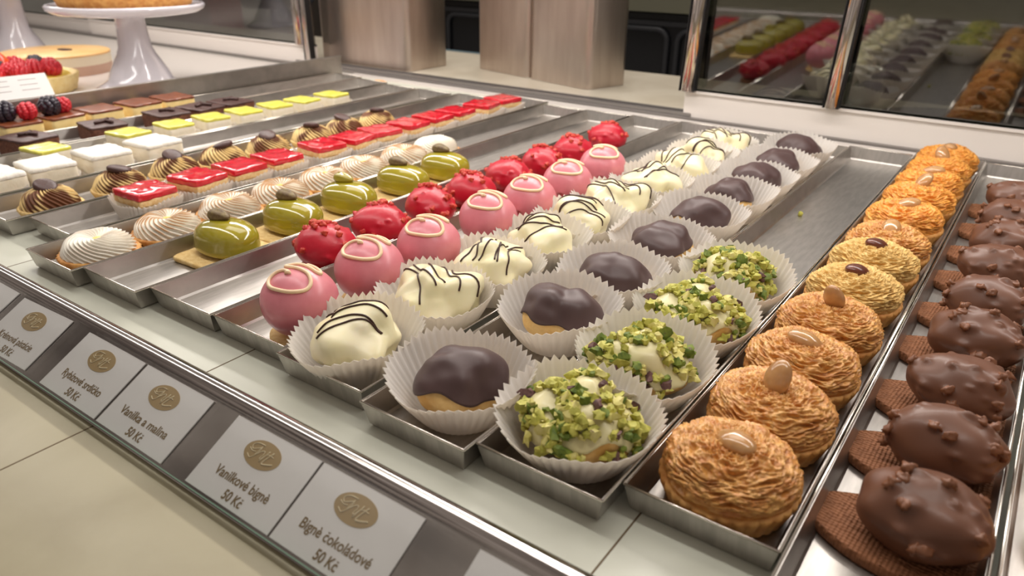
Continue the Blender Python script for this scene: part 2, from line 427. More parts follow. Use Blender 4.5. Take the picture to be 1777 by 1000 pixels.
# room behind
structure(MB().box(-6, 4, 4.6, 4.65, -1, 2.4).build('wall_back', 'wallm', smooth=False))
structure(MB().box(-6, 4, 1.46, 4.6, -0.95, -0.9).build('trim_5', 'floorm', smooth=False))
cab = thing('back_cabinet', 'black cabinet with rounded door frames and grey top, across the aisle', 'cabinet', (-1.0, 1.95, -0.9))
MB().box(-1.1, 1.7, 0.0, 0.35, 0, 0.985).build('body', 'darkwood', cab, smooth=False)
MB().box(-1.12, 1.72, -0.02, 0.37, 0.99, 1.16).build('top_panel', 'greytop', cab, smooth=False)
MB().box(-1.1, 1.7, -0.008, 0.0, 0.955, 0.967).build('ledge', 'darkframe', cab, smooth=False)
for k in range(7):
    x0 = -1.05 + k * 0.2; x1 = x0 + 0.17; zt = 0.945; rr = 0.03; pts = [(x0, -0.006, 0.3)]
    for i in range(7): a = PI - i * PI / 12; pts.append((x0 + rr + rr * math.cos(a), -0.006, zt - rr + rr * math.sin(a)))
    for i in range(7): a = PI / 2 - i * PI / 12; pts.append((x1 - rr + rr * math.cos(a), -0.006, zt - rr + rr * math.sin(a)))
    pts.append((x1, -0.006, 0.3))
    MB().tube(pts, 0.008, 8).build('door_frame', 'darkframe', cab)
tag(MB().box(-1.30, -0.98, 1.462, 1.468, -0.012, 0.012).build('lit_edge_strip', 'bluelit', smooth=False),
    'strip coloured as pale blue light on the far edge of the marble counter between the steel containers', 'edging')
# blurred things seen through the left glass
st = thing('stool', 'grey padded stool seen blurred through the left-hand glass', 'stool', (-2.45, 1.9, -0.9))
revolve(MB(), [(0.01, 0.93), (0.12, 0.93), (0.14, 0.96), (0.14, 1.0), (0.11, 1.03), (0.01, 1.035)], 28).build('seat', 'blurred', st)
MB().tube([(0, 0, 0), (0, 0, 0.93)], 0.03, 12).build('pedestal', 'darkframe', st)
tag(MB().box(-2.55, -2.28, 1.5, 1.62, -0.02, 0.085).build('red_carton', 'redcloth', smooth=False), 'red carton standing behind the left-hand glass', 'box')
structure(MB().box(-2.66, -2.2, 1.48, 1.72, -0.9, -0.02).build('trim_6', 'wallm', smooth=False))

# ================================================================ steel containers on the counter
def container(name, x0, y0, w, d, h, rz, label, rounded=0.012):
    r = thing(name, label, 'container', (x0, y0, 0.0105), rz, 'tall steel containers on the counter')
    n = 6; ring = []
    for (cx_, cy_, a0) in ((w - rounded, rounded, -PI / 2), (w - rounded, d - rounded, 0), (rounded, d - rounded, PI / 2), (rounded, rounded, PI)):
        for i in range(n + 1):
            a = a0 + i * PI / 2 / n
            ring.append((cx_ + rounded * math.cos(a), cy_ + rounded * math.sin(a)))
    P = [[(x, y, z) for x, y in ring] for z in (0, 0.004, h)]
    inner = [[((x - w / 2) * 0.985 + w / 2, (y - d / 2) * 0.985 + d / 2, z) for x, y in ring] for z in (h, 0.01)]
    m = MB(); m.grid(P + inner, True, True, True); m.build('wall', 'can', r, angle=50)
    m = MB(); m.tube([(x, y, h) for x, y in ring + ring[:1]], 0.0018, 6); m.build('rolled_rim', 'steel_rim', r)
    return r
container('steel_container', -1.352, 1.152, 0.266, 0.125, 0.34, 0, 'tall brushed steel container beside the left upright post')
a = math.radians(-14.5)
container('steel_container', -1.010, 1.283, 0.161, 0.105, 0.34, a, 'left one of the two steel containers that stand turned and touching')
container('steel_container', -1.010 + 0.163 * math.cos(a), 1.283 + 0.163 * math.sin(a), 0.168, 0.105, 0.345, a, 'right one of the two steel containers that stand turned and touching', 0.016)

# ================================================================ TRAYS
def tray(x0, x1, y0, y1, label):
    w = x1 - x0; L = y1 - y0; H = 0.0165; ins = 0.0035; t = 0.0007
    r = thing('steel_tray', label, 'tray', (x0, y0, 0.0003), 0, 'long narrow steel trays')
    # body: sloped walls, rounded foot
    def ring(dx, z): return [(dx, dx, z), (w - dx, dx, z), (w - dx, L - dx, z), (dx, L - dx, z)]
    rows = [ring(0.0042, 0.0), ring(0.0030, 0.0016), ring(0.0, H), ring(0.0011, H), ring(0.0042, 0.0028), ring(0.0054, 0.0011)]
    m = MB(); m.grid(rows, True, True, True); m.build('pan', 'steel', r, smooth=False)
    m = MB()
    e = 0.0006
    for a_, b2 in (((0, 0), (w, 0)), ((w, 0), (w, L)), ((w, L), (0, L)), ((0, L), (0, 0))):
        m.tube([(a_[0], a_[1], H), (b2[0], b2[1], H)], 0.00075, 6)
    m.build('rim', 'steel_rim', r)
    return r
TR = [(-1.160, -1.086, 0.26, 1.019, 'of custard squares, against the steel partition'),
      (-1.083, -1.003, 0.26, 1.004, 'of brownie squares'),
      (-0.994, -0.920, 0.26, 0.990, 'of yellow topped squares'),
      (-0.914, -0.840, 0.25, 0.992, 'of white cream squares'),
      (-0.829, -0.750, 0.251, 1.000, 'of cocoa dusted swirls with chocolate discs'),
      (-0.742, -0.668, 0.268, 1.035, 'of red jelly squares'),
      (-0.6617, -0.5875, 0.230, 1.010, 'of toasted meringue tarts'),
      (-0.5852, -0.5110, 0.239, 1.018, 'of glossy green domes'),
      (-0.5087, -0.4345, 0.2498, 1.026, 'of raspberry red pastries'),
      (-0.4321, -0.3570, 0.251, 1.031, 'of pink glazed balls'),
      (-0.3546, -0.2796, 0.2435, 1.028, 'of striped white beignets'),
      (-0.2725, -0.1975, 0.2363, 1.022, 'of dark chocolate beignets'),
      (-0.1960, -0.1218, 0.245, 1.030, 'of pistachio beignets, its back part empty'),
      (-0.1195, -0.0450, 0.262, 1.052, 'of golden almond tarts'),
      (-0.0430, 0.0290, 0.170, 1.045, 'of milk chocolate pastries on oval biscuits'),
      (0.0325, 0.1060, 0.170, 1.045, 'at the far right edge, just in view')]
for x0, x1, y0, y1, s in TR: tray(x0, x1, y0, y1, 'long narrow brushed steel tray ' + s)
TZ = 0.0016   # top of a tray's bottom sheet

# ================================================================ PAPER CUPS
def make_cup(seed, rb=0.0245, rx=0.0425, ry=0.0385, h=0.0300, n=46, sq=0.0, tilt=0.0060):
    rnd = random.Random(seed); ph = rnd.random() * 6
    r = thing('paper_cup', '', 'paper cup')
    m = MB(); N = n * 4; P = []
    lv = 9
    for i in range(lv + 1):
        t = i / lv; row = []
        for j in range(N):
            th = 2 * PI * j / N
            sqf = 1.0
            if sq:
                c, s = abs(math.cos(th)), abs(math.sin(th)); sqf = (c ** 4 + s ** 4) ** -0.25; sqf = 1 + (sqf - 1) * sq
            R0 = rb * sqf; Rx = rx * sqf; Ry = ry * sqf
            tt = t ** 0.85
            wob = 1 + 0.05 * math.sin(2 * th + ph) * t + 0.03 * math.sin(3 * th + ph * 2) * t
            Rf = Ry - 0.0012 * math.sin(th) * (tilt > 0); ex = (R0 + (Rx - R0) * tt) * wob; ey = (R0 + (Rf - R0) * tt) * wob; hh = h + tilt * math.sin(th)
            pl = math.cos(n * th) * (0.0002 + 0.0009 * t)
            tri = 2 * abs(((n * th / (2 * PI)) % 1) - 0.5)
            z = hh * t + (0.0026 * (tri - 0.5) * (t ** 6)) + (0.0022 * math.sin(2 * th + ph * 1.7) + 0.0012 * math.sin(5 * th + ph)) * t * t
            row.append(((ex + pl) * math.cos(th), (ey + pl) * math.sin(th), z + 0.0003))
        P.append(row)
    inn = [[(x * 0.992, y * 0.992, z + 0.0002) for x, y, z in row] for row in reversed(P)]
    m.grid(P + inn, True, True, True); m.build('pleated_wall', 'paper', r, angle=60)
    return r

# ================================================================ BEIGNETS
def bun_fn(seed, a=0.028, b=0.026, h=0.036, lobes=0.2, lump=0.10):
    """lumpy choux surface; returns point for a direction"""
    rnd = random.Random(seed); la = rnd.random() * 2 * PI
    ld = Vector((math.cos(la), math.sin(la), 0.15)).normalized()
    ld2 = Vector((math.cos(la + 2.3), math.sin(la + 2.3), 0.5)).normalized()
    def fn(d, off=0.0):
        k = 1 + lump * 2.0 * nz(d, 1.5, seed * 0.37) + lump * 0.14 * nz(d, 3.6, seed)
        k += lobes * math.exp(-((1 - d.dot(ld)) * 3.2)) + lobes * 0.6 * math.exp(-((1 - d.dot(ld2)) * 6))
        cr = d.dot(ld.cross(Vector((0, 0, 1))))
        k -= lobes * 0.35 * math.exp(-(d.dot(ld) - 0.35) ** 2 * 30)
        zz = h * 0.5 + d.z * k * h * 0.5
        x, y = d.x * k * a, d.y * k * b
        if zz < 0: zz *= 0.15
        if off:
            nn = Vector((d.x / a, d.y / b, d.z / (h * 0.5))).normalized()
            return (x + nn.x * off, y + nn.y * off, max(zz, 0.001) + nn.z * off)
        return (x, y, max(zz, 0.0))
    return fn
def beignet_white(seed):
    r = thing('vanilla_beignet', '', 'beignet', group='striped white beignets')
    fn = bun_fn(seed, 0.0272, 0.0250, 0.0425, 0.26, 0.17)
    m = MB(); blob(m, lambda d: fn(d), 40, 60); m.build('white_coating', 'whitechoc', r)
    m = MB(); rnd = random.Random(seed + 5)
    ang = rnd.uniform(-0.5, 0.5); ca, sa = math.cos(ang), math.sin(ang)
    offs = [-0.62, -0.34, -0.05, 0.22, 0.50]
    if seed % 2: offs = [-0.5, -0.38, -0.1, 0.3, 0.36, 0.62]
    for o_ in offs:
        pts = []; t0 = rnd.uniform(-0.85, -0.6); t1 = rnd.uniform(0.55, 0.85); ph = rnd.random() * 6
        for i in range(31):
            t = t0 + (t1 - t0) * i / 30
            u = o_ + 0.09 * math.sin(t * 3 + ph)
            x, y = u * ca - t * sa, u * sa + t * ca
            q = 1 - x * x - y * y
            if q < 0.03: continue
            d = Vector((x, y, math.sqrt(q))); pts.append(fn(d, 0.0004))
        if len(pts) > 3: m.tube(pts, 0.00068, 6)
    m.build('chocolate_stripes', 'stripe', r)
    m = MB(); blob(m, lambda d: (d.x * 0.019, d.y * 0.018, max(0, 0.004 + d.z * 0.006)), 8, 24); m.build('bun_base', 'dough', r)
    return r
def beignet_choc(seed, full=False):
    r = thing('chocolate_beignet', '', 'beignet', group='dark chocolate beignets')
    fn = bun_fn(seed, 0.0232, 0.0218, 0.0375, 0.22, 0.10)
    m = MB(); blob(m, lambda d: fn(d), 36, 52); m.build('choux_bun', 'dough', r)
    m = MB(); P = []; nv = 64; nu = 22; rnd = random.Random(seed)
    for i in range(nu + 1):
        row = []
        for j in range(nv):
            th = 2 * PI * j / nv
            um = 1.55 + 0.2 * math.sin(th * 2 + seed) + 0.1 * math.sin(th * 5 + seed * 2)
            if i <= nu - 2: u = max(1e-3, um * i / (nu - 2)); off = 0.0016
            else: u = um - 0.0 - 0.01 * (i - nu + 2); off = (0.0016, 0.0008, -0.0006)[i - nu + 2]
            d = Vector((math.sin(u) * math.cos(th), math.sin(u) * math.sin(th), math.cos(u)))
            row.append(fn(d, off))
        P.append(row)
    m.grid(P, True, True, False); m.build('chocolate_glaze', 'dark', r)
    return r
def beignet_pist(seed):
    r = thing('pistachio_beignet', '', 'beignet', group='pistachio beignets')
    fn = bun_fn(seed, 0.0262, 0.0245, 0.0385, 0.24, 0.14)
    m = MB(); blob(m, lambda d: fn(d), 36, 52); m.build('choux_bun', 'dough', r)
    m = MB(); P = []; nv = 56; nu = 20
    for i in range(nu + 1):
        row = []
        for j in range(nv):
            th = 2 * PI * j / nv
            um = 1.5 + 0.2 * math.sin(th * 3 + seed) + 0.12 * math.sin(th * 7 + seed)
            if i < nu: u = max(1e-3, um * i / (nu - 1)); off = 0.0010
            else: u = um; off = -0.0004
            row.append(fn(Vector((math.sin(u) * math.cos(th), math.sin(u) * math.sin(th), math.cos(u))), off))
        P.append(row)
    m.grid(P, True, True, False); m.build('white_glaze', 'pistglaze', r)
    m = MB(); rnd = random.Random(seed * 3 + 1)
    n = 0
    while n < 290:
        u = math.acos(1 - rnd.random() * 1.12); th = rnd.random() * 2 * PI
        d = Vector((math.sin(u) * math.cos(th), math.sin(u) * math.sin(th), math.cos(u)))
        if nz(d, 2.2, seed + 9) < -0.30: continue
        s = rnd.uniform(0.0024, 0.0054)
        c = fn(d, 0.0012 + s * 0.4)
        k = rnd.choices((0, 1, 2, 3), (48, 18, 28, 6))[0]
        pebble(m, c, s * 0.8, n, k, squash=(rnd.uniform(0.8, 1.3), rnd.uniform(0.6, 1.0), rnd.uniform(0.5, 0.9)), rot=rnd.random() * 3, amp=1.0, nu=4, nv=7)
        n += 1
    o = m.build('chopped_pistachios', ['pg1', 'pg2', 'pg3', 'pg4'], r, angle=38); o['kind'] = 'stuff'
    return r

# ================================================================ GLAZED DOMES
def pink_ball(seed):
    r = thing('pink_ball', '', 'glazed pastry', group='pink glazed balls')
    R = 0.0262; cz = 0.0275; hz = 0.0238
    hole = Vector((math.cos(-1.40), math.sin(-1.40), -0.22)).normalized() if seed % 2 else None
    def fn(d, off=0.0):
        k = 1 + 0.02 * nz(d, 1.3, seed)
        if hole:
            a = math.acos(max(-1, min(1, d.dot(hole))))
            k += 0.012 * math.exp(-((a - 0.16) / 0.04) ** 2) - 0.16 * math.exp(-(a / 0.10) ** 4)
        kk = k + off / R
        return (d.x * R * kk, d.y * R * kk, cz + d.z * (hz + (0.001 if d.z < 0 else 0)) * kk)
    m = MB(); blob(m, lambda d: fn(d), 64, 96); m.build('glaze_ball', 'pink', r)
    m = MB(); pts = []
    # piped figure of eight curl on top
    raw = [(-0.10, 0.62), (0.16, 0.66), (0.34, 0.60), (0.30, 0.50), (0.02, 0.50), (-0.28, 0.46), (-0.44, 0.30), (-0.30, 0.20), (0.02, 0.24), (0.30, 0.24),
           (0.50, 0.08), (0.50, -0.14), (0.30, -0.36), (0.02, -0.46), (-0.26, -0.44), (-0.44, -0.28), (-0.42, -0.08), (-0.26, 0.02), (-0.10, 0.0), (-0.04, -0.06)]
    # Catmull-Rom
    for i in range(len(raw) - 1):
        p0 = raw[max(i - 1, 0)]; p1 = raw[i]; p2 = raw[i + 1]; p3 = raw[min(i + 2, len(raw) - 1)]
        for s in range(5):
            t = s / 5
            q = [0.5 * ((2 * p1[k]) + (-p0[k] + p2[k]) * t + (2 * p0[k] - 5 * p1[k] + 4 * p2[k] - p3[k]) * t * t + (-p0[k] + 3 * p1[k] - 3 * p2[k] + p3[k]) * t ** 3) for k in (0, 1)]
            pts.append(q)
    P3 = []
    for x, y in pts:
        x = x * 1.12 + 0.08; y = y * 1.05 - 0.25; q = math.sqrt(max(0.02, 1 - x * x - y * y)); P3.append(fn(Vector((x, y, q)), 0.0006))
    m.tube(P3, 0.00140, 8, taper=lambda t: 1.0 + 0.7 * max(0, (t - 0.93) / 0.07)); m.build('icing_curl', 'icing', r)
    m = MB(); revolve(m, [(0.001, 0), (0.0225, 0), (0.0235, 0.002), (0.0225, 0.0045), (0.001, 0.0045)], 32,
                      lambda R_, z, th, t: (R_ * (1 + 0.02 * math.sin(9 * th)), z)); m.build('biscuit_base', 'biscuit', r)
    return r
def red_pastry(seed):
    r = thing('raspberry_pastry', '', 'glazed pastry', group='raspberry red pastries')
    rnd = random.Random(seed); bumps = []
    for k in range(22):
        u = math.acos(1 - rnd.random() ** 1.0 * 1.15); th = rnd.random() * 2 * PI
        bumps.append((Vector((math.sin(u) * math.cos(th), math.sin(u) * math.sin(th), math.cos(u))), rnd.uniform(0.0010, 0.0026), rnd.uniform(0.05, 0.10)))
    tops = [Vector((rnd.gauss(-0.3, 0.25), rnd.gauss(0.2, 0.25), 1)).normalized() for _ in range(9)]
    bumps += [(t, rnd.uniform(0.0022, 0.0036), 0.085) for t in tops]
    def fn(d, off=0.0):
        k = 1 + 0.04 * nz(d, 1.6, seed); ad = 0
        for bd, ba, bw in bumps:
            a = 1 - d.dot(bd)
            if a < 0.05: ad += ba * math.exp(-a * 2 / (bw * bw))
        ad = min(ad, 0.004) + off
        p = Vector((d.x * 0.0265 * k, d.y * 0.0230 * k, d.z * 0.0185 * k)); nn = Vector((d.x / 0.0265, d.y / 0.023, d.z / 0.0185)).normalized()
        p += nn * ad
        return (p.x, p.y, max(0.0215 + p.z, 0.004))
    m = MB(); blob(m, lambda d: fn(d), 56, 84)
    for i, (bd, ba, bw) in enumerate(bumps):
        if ba > 0.0019:
            c = fn(bd, -0.0020); pebble(m, c, 0.0022 + ba * 0.20, i, 1, amp=0.7, rot=i, squash=(1.2, 0.9, 0.9), nu=8, nv=12)
    m.build('red_coating', ['red', 'redbit'], r)
    m = MB(); revolve(m, [(0.001, 0), (0.0225, 0), (0.024, 0.0025), (0.0225, 0.006), (0.001, 0.006)], 32,
                      lambda R_, z, th, t: (R_ * (1 + 0.03 * math.sin(7 * th + seed)), z)); m.build('biscuit_base', 'cocoabis', r)
    return r
def green_dome(seed, coated=False):
    r = thing('green_dome', '', 'glazed pastry', group='glossy green domes')
    def fn(d):
        e = 2.3 if d.z > 0 else 4.5
        k = (abs(d.x) ** e + abs(d.y) ** e + abs(d.z) ** e) ** (-1 / e) * (1 + 0.02 * nz(d, 1.4, seed))
        if d.z <= 0:
            q_ = (abs(d.x) ** 2.3 + abs(d.y) ** 2.3) ** (1 / 2.3); k = (q_ ** 4.5 + abs(d.z) ** 4.5) ** (-1 / 4.5)
        z = d.z * k
        flare = 1 + 0.05 * max(0, -z)
        return (d.x * k * 0.0305 * flare, d.y * k * 0.0225 * flare, 0.0175 + z * (0.0165 if z > 0 else 0.0125))
    m = MB(); blob(m, fn, 44, 64); m.build('glaze_dome', 'green', r)
    m = MB()
    def nut(d):
        k = 1 + 0.06 * math.sin(6 * math.atan2(d.y, d.z)) * (1 - abs(d.x))
        x = d.x * 0.0120; taper = 1 - 0.25 * d.x
        return (x - 0.006, d.y * 0.0075 * k * taper + 0.001, 0.0362 + d.z * 0.0055 * k * taper)
    blob(m, nut, 20, 30); m.build('pistachio_nut', 'green' if coated else 'pistnut', r)
    m = MB(); rnd = random.Random(seed); P = []
    N = 80
    def rg(s, z):
        row = []
        for j in range(N):
            th = 2 * PI * j / N; c, sn = math.cos(th), math.sin(th)
            q = (abs(c) ** 14 + abs(sn) ** 14) ** (-1 / 14)
            k = s * q * (1 + 0.015 * nz((c, sn, seed), 5, 1))
            row.append((c * k * 0.0330, sn * k * 0.0345, z))
        return row
    m.grid([rg(0.97, 0), rg(1, 0.001), rg(1, 0.0036), rg(0.97, 0.0046)], True, True, True); m.build('biscuit_base', 'biscuit', r)
    return r

# ================================================================ MERINGUE TARTS AND COCOA SWIRLS
def swirl_tart(kind, seed):
    mer = kind == 'mer'
    r = thing('meringue_tart' if mer else 'cocoa_swirl', '', 'tart' if mer else 'pastry', group='toasted meringue tarts' if mer else 'cocoa dusted swirls')
    R = 0.0318 if mer else 0.0290; n = 24 if mer else 25; H = 0.024 if mer else 0.027; tw = 2.4 if seed % 2 else 3.2
    prof = []
    base = 0.008
    for i in range(41):
        t = i / 40
        if mer:
            a = t * PI / 2 * 1.0
            rr = R * (0.87 * math.cos(a) ** 0.5) if t < 0.999 else 0.001
            zz = base + (H - base) * math.sin(a) ** 0.9
        else:
            a = t * PI / 2; rr = R * 0.93 * math.cos(a) ** 0.7 if t < 0.999 else 0.001; zz = base * 0.6 + (H - base * 0.6) * math.sin(a)
        if mer and rr < R * 0.42: zz -= (1 - rr / (R * 0.42)) * 0.004
        prof.append((max(rr, 0.0008), zz))
    def fn(rr, z, th, t):
        ph = n * (th + tw * 0.62 * t + 0.10 * nz((math.cos(th), math.sin(th), 0), 1.2, seed))
        rd = 0.5 + 0.5 * math.cos(ph)
        rd = rd ** 0.8
        amp = (0.0040 if mer else 0.0026) * min(1, rr / (R * 0.35))
        lump = 0.0008 * nz((math.cos(th), math.sin(th), t), 2.5, seed)
        toast = rd ** 5 * (0.6 + 1.8 * max(0, nz((math.cos(th) * 1.2, math.sin(th) * 1.2, t * 2), 1.3, seed + 3) + 0.25)) * min(1, t * 2.5 + 0.15)
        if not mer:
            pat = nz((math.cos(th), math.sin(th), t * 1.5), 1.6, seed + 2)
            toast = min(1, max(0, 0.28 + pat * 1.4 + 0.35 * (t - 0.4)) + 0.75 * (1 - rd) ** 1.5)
        elif seed % 4 == 0: toast *= 0.3
        return (rr + amp * (rd - 0.5) * (1 - t * 0.5) + lump, z + amp * 0.9 * (rd - 0.5) * t + lump, max(0, min(1, toast)))
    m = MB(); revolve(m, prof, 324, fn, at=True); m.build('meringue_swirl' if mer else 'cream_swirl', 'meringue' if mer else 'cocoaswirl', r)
    m = MB()
    revolve(m, [(0.001, 0), (R * 0.86, 0), (R * 0.90, 0.001), (R * 1.02, 0.0090), (R * 0.97, 0.0100), (R * 0.8, 0.0085), (0.001, 0.0085)], 96,
            lambda rr, z, th, t: (rr * (1 + (0.022 * math.cos(30 * th) if rr > R * 0.85 else 0)), z))
    m.build('tart_shell', 'shell' if mer else 'biscuit', r)
    if mer:
        m = MB(); blob(m, lambda d: (d.x * 0.0065, d.y * 0.005, H - 0.0042 + d.z * 0.0018), 8, 20); m.build('lemon_curd', 'curd', r)
    else:
        m = MB(); s = 0.3 if seed % 2 else -0.25
        def disc(d):
            e = 3; k = (math.hypot(d.x, d.y) ** e + abs(d.z) ** e) ** (-1 / e)
            x, y, z = d.x * k * 0.0125, d.y * k * 0.0105, d.z * k * 0.0040
            return (x * math.cos(s) + z * math.sin(s) - 0.002, y, H + 0.001 - x * math.sin(s) + z * math.cos(s))
        blob(m, disc, 16, 32); m.build('chocolate_disc', 'darkd', r)
    return r

# ================================================================ LAYERED SQUARES
def slab(mb, w, d, z0, z1, rr=0.003, seed=0, amp=0.0004, mi=0, edge=0.001, seg=18):
    N = seg * 4; P = []
    def ring(s, z):
        row = []
        for j in range(N):
            th = 2 * PI * (j + 0.5) / N; c, sn = math.cos(th), math.sin(th)
            e = 26
            k = ((abs(c) / (w / 2 - s)) ** e + (abs(sn) / (d / 2 - s)) ** e) ** (-1 / e)
            x, y = c * k, sn * k
            o_ = amp * 2 * nz((x * 100, y * 100, z * 200), 1.2, seed)
            row.append((x * (1 + o_ * 20), y * (1 + o_ * 20), z + (o_ if s else 0)))
        return row
    levels = [ring(0.0006, z0), ring(0, z0 + 0.0006)]
    for k in range(1, 4): levels.append(ring(0, z0 + (z1 - z0 - edge) * k / 3))
    levels += [ring(edge * 0.3, z1 - edge * 0.3), ring(edge, z1)]
    for k in (0.3, 0.6, 0.95):
        levels.append(ring(edge + k * (min(w, d) / 2 - edge * 2) , z1))
    mb.grid(levels, True, True, True, mi)
    return mb
def square(kind, seed):
    rnd = random.Random(seed)
    D = dict(jelly=('jelly_square', 'jelly square', 'red jelly squares', 0.045, 0.042),
             white=('cream_square', 'cream square', 'white cream squares', 0.053, 0.047),
             yellow=('lemon_square', 'lemon square', 'yellow topped squares', 0.046, 0.038),
             brownie=('brownie_square', 'brownie', 'brownie squares', 0.057, 0.048),
             custard=('custard_square', 'custard square', 'custard squares', 0.054, 0.047))[kind]
    r = thing(D[0], '', D[1], group=D[2]); w, d = D[3], D[4]
    if kind == 'jelly':
        slab(MB(), w * 0.96, d * 0.96, 0.002, 0.016, seed=seed, amp=0.0006).build('cream_layer', 'cream', r, angle=60)
        slab(MB(), w, d, 0.016, 0.0225, seed=seed + 1, amp=0.0006).build('sponge_layer', 'sponge', r, angle=60)
        slab(MB(), w * 1.01, d * 1.01, 0.0225, 0.0290, seed=seed + 2, amp=0.0005, edge=0.0015).build('jelly_layer', 'jelly', r, angle=50)
    elif kind == 'white':
        slab(MB(), w, d, 0.002, 0.024, seed=seed).build('cream_block', 'cream', r, angle=60)
        slab(MB(), w * 1.01, d * 1.01, 0.024, 0.029, seed=seed + 2, amp=0.0005, edge=0.0025).build('coconut_topping', 'dust', r)
        slab(MB(), w * 0.98, d * 0.98, 0.0005, 0.003, seed=seed).build('sponge_base', 'brownie', r, angle=60)
    elif kind == 'yellow':
        slab(MB(), w, d, 0.006, 0.0215, seed=seed).build('cream_block', 'cream', r, angle=60)
        slab(MB(), w * 1.005, d * 1.005, 0.0215, 0.0255, seed=seed, edge=0.001).build('lemon_glaze', 'yellow', r, angle=50)
        slab(MB(), w * 0.99, d * 0.99, 0.001, 0.006, seed=seed).build('pistachio_base', 'pg1', r, angle=60)
    elif kind == 'brownie':
        slab(MB(), w, d, 0.001, 0.0205, seed=seed, amp=0.001).build('brownie_block', 'brownie', r, angle=60)
        slab(MB(), w * 1.02, d * 1.02, 0.0205, 0.0235, seed=seed).build('chocolate_top', 'darkd', r, angle=60)
        m = MB()
        for k in range(3):
            x = rnd.uniform(-0.008, 0.008); y = rnd.uniform(-0.008, 0.008); a = rnd.random() * 3
            m.tube([(x + math.cos(a) * t, y + math.sin(a) * t, 0.0255) for t in (-0.008, 0, 0.008)], 0.0022, 8)
        m.build('chocolate_curls', 'darkd', r)
    else:
        slab(MB(), w, d, 0.001, 0.025, seed=seed).build('custard_block', 'vanilla', r, angle=60)
        slab(MB(), w * 1.02, d * 1.02, 0.025, 0.0285, seed=seed).build('caramel_glaze', 'caramel', r, angle=60)
        m = MB(); m.box(-w / 2 - 0.0006, -w / 2 + 0.004, -d / 2 - 0.0006, d / 2, 0.001, 0.025); m.build('caramel_side', 'caramel', r, smooth=False)
    return r

# ================================================================ ALMOND TARTS
def almond_tart(seed, paste, dark=False, upright=0.0):
    r = thing('almond_tart', '', 'tart', group='golden almond tarts')
    R = 0.0335
    m = MB(); revolve(m, [(0.001, 0), (R * 0.80, 0), (R * 0.86, 0.0015), (R * 1.0, 0.0125), (R * 0.995, 0.0150), (R * 0.9, 0.0150), (0.001, 0.013)], 180,
                      lambda rr, z, th, t: (rr * (1 + (0.05 * (abs(math.cos(16 * th)) ** 0.6 - 0.6) if rr > R * 0.84 else 0)), z)); m.build('tart_shell', 'shell', r)
    # shredded paste: ropey strands running round the dome
    m = MB(); nu, nv = 96, 230; P = []
    for i in range(nu + 1):
        u = (PI / 2) * i / nu; row = []
        for j in range(nv):
            th = 2 * PI * j / nv
            d = Vector((math.sin(u) * math.cos(th), math.sin(u) * math.sin(th), math.cos(u)))
            lowf = 1 + 0.10 * nz(d, 1.8, seed) + 0.05 * nz(d, 4, seed)
            q = Vector((math.cos(th) * 2.2, math.sin(th) * 2.2, u * 3.0 + 0.5 * nz(d, 2.5, seed)))
            st = noise.noise(Vector((q.x * 1.5 + seed, q.y * 1.5, q.z * 5.0)))
            st2 = noise.noise(Vector((q.x * 5.0, q.y * 5.0 + seed, q.z * 14)))
            fine = noise.noise(d * 26 + Vector((seed, 0, 0)))
            am = (0.0023 * (1 - abs(st) * 2.4) + 0.0009 * (1 - 2 * abs(st2)) + 0.0006 * fine) * min(1.0, 0.25 + (1 - u / (PI / 2)) * 5)
            rad = R * 0.93 * (1 + (lowf - 1) * 0.5); h = 0.0205 * lowf
            ring_ = 1 + 0.05 * math.sin(u * 2)
            x, y = d.x * rad * ring_, d.y * rad * ring_; z = 0.0142 + (d.z ** 0.85) * h
            k = am
            row.append((x + d.x * k, y + d.y * k, z + d.z * k - 0.003 * math.exp(-(u * 4) ** 2)))
        P.append(row)
    m.grid(P, True, True, True); m.build('almond_paste', paste, r)
    m = MB(); rnd = random.Random(seed); az = rnd.random() * 2 * PI
    tilt = Matrix.Rotation(az, 3, 'Z') @ Matrix.Rotation(upright + rnd.uniform(-0.2, 0.2), 3, 'Y')
    def alm(d):
        tp = 1 - 0.45 * max(0, d.x) ** 1.5
        v = tilt @ Vector((d.x * 0.0120, d.y * 0.0076 * tp, d.z * 0.0052 * tp))
        return (v.x, v.y, v.z + 0.0335 + abs(math.sin(upright)) * 0.005)
    blob(m, alm, 22, 30); m.build('almond', 'almondd' if dark else 'almond', r)
    return r

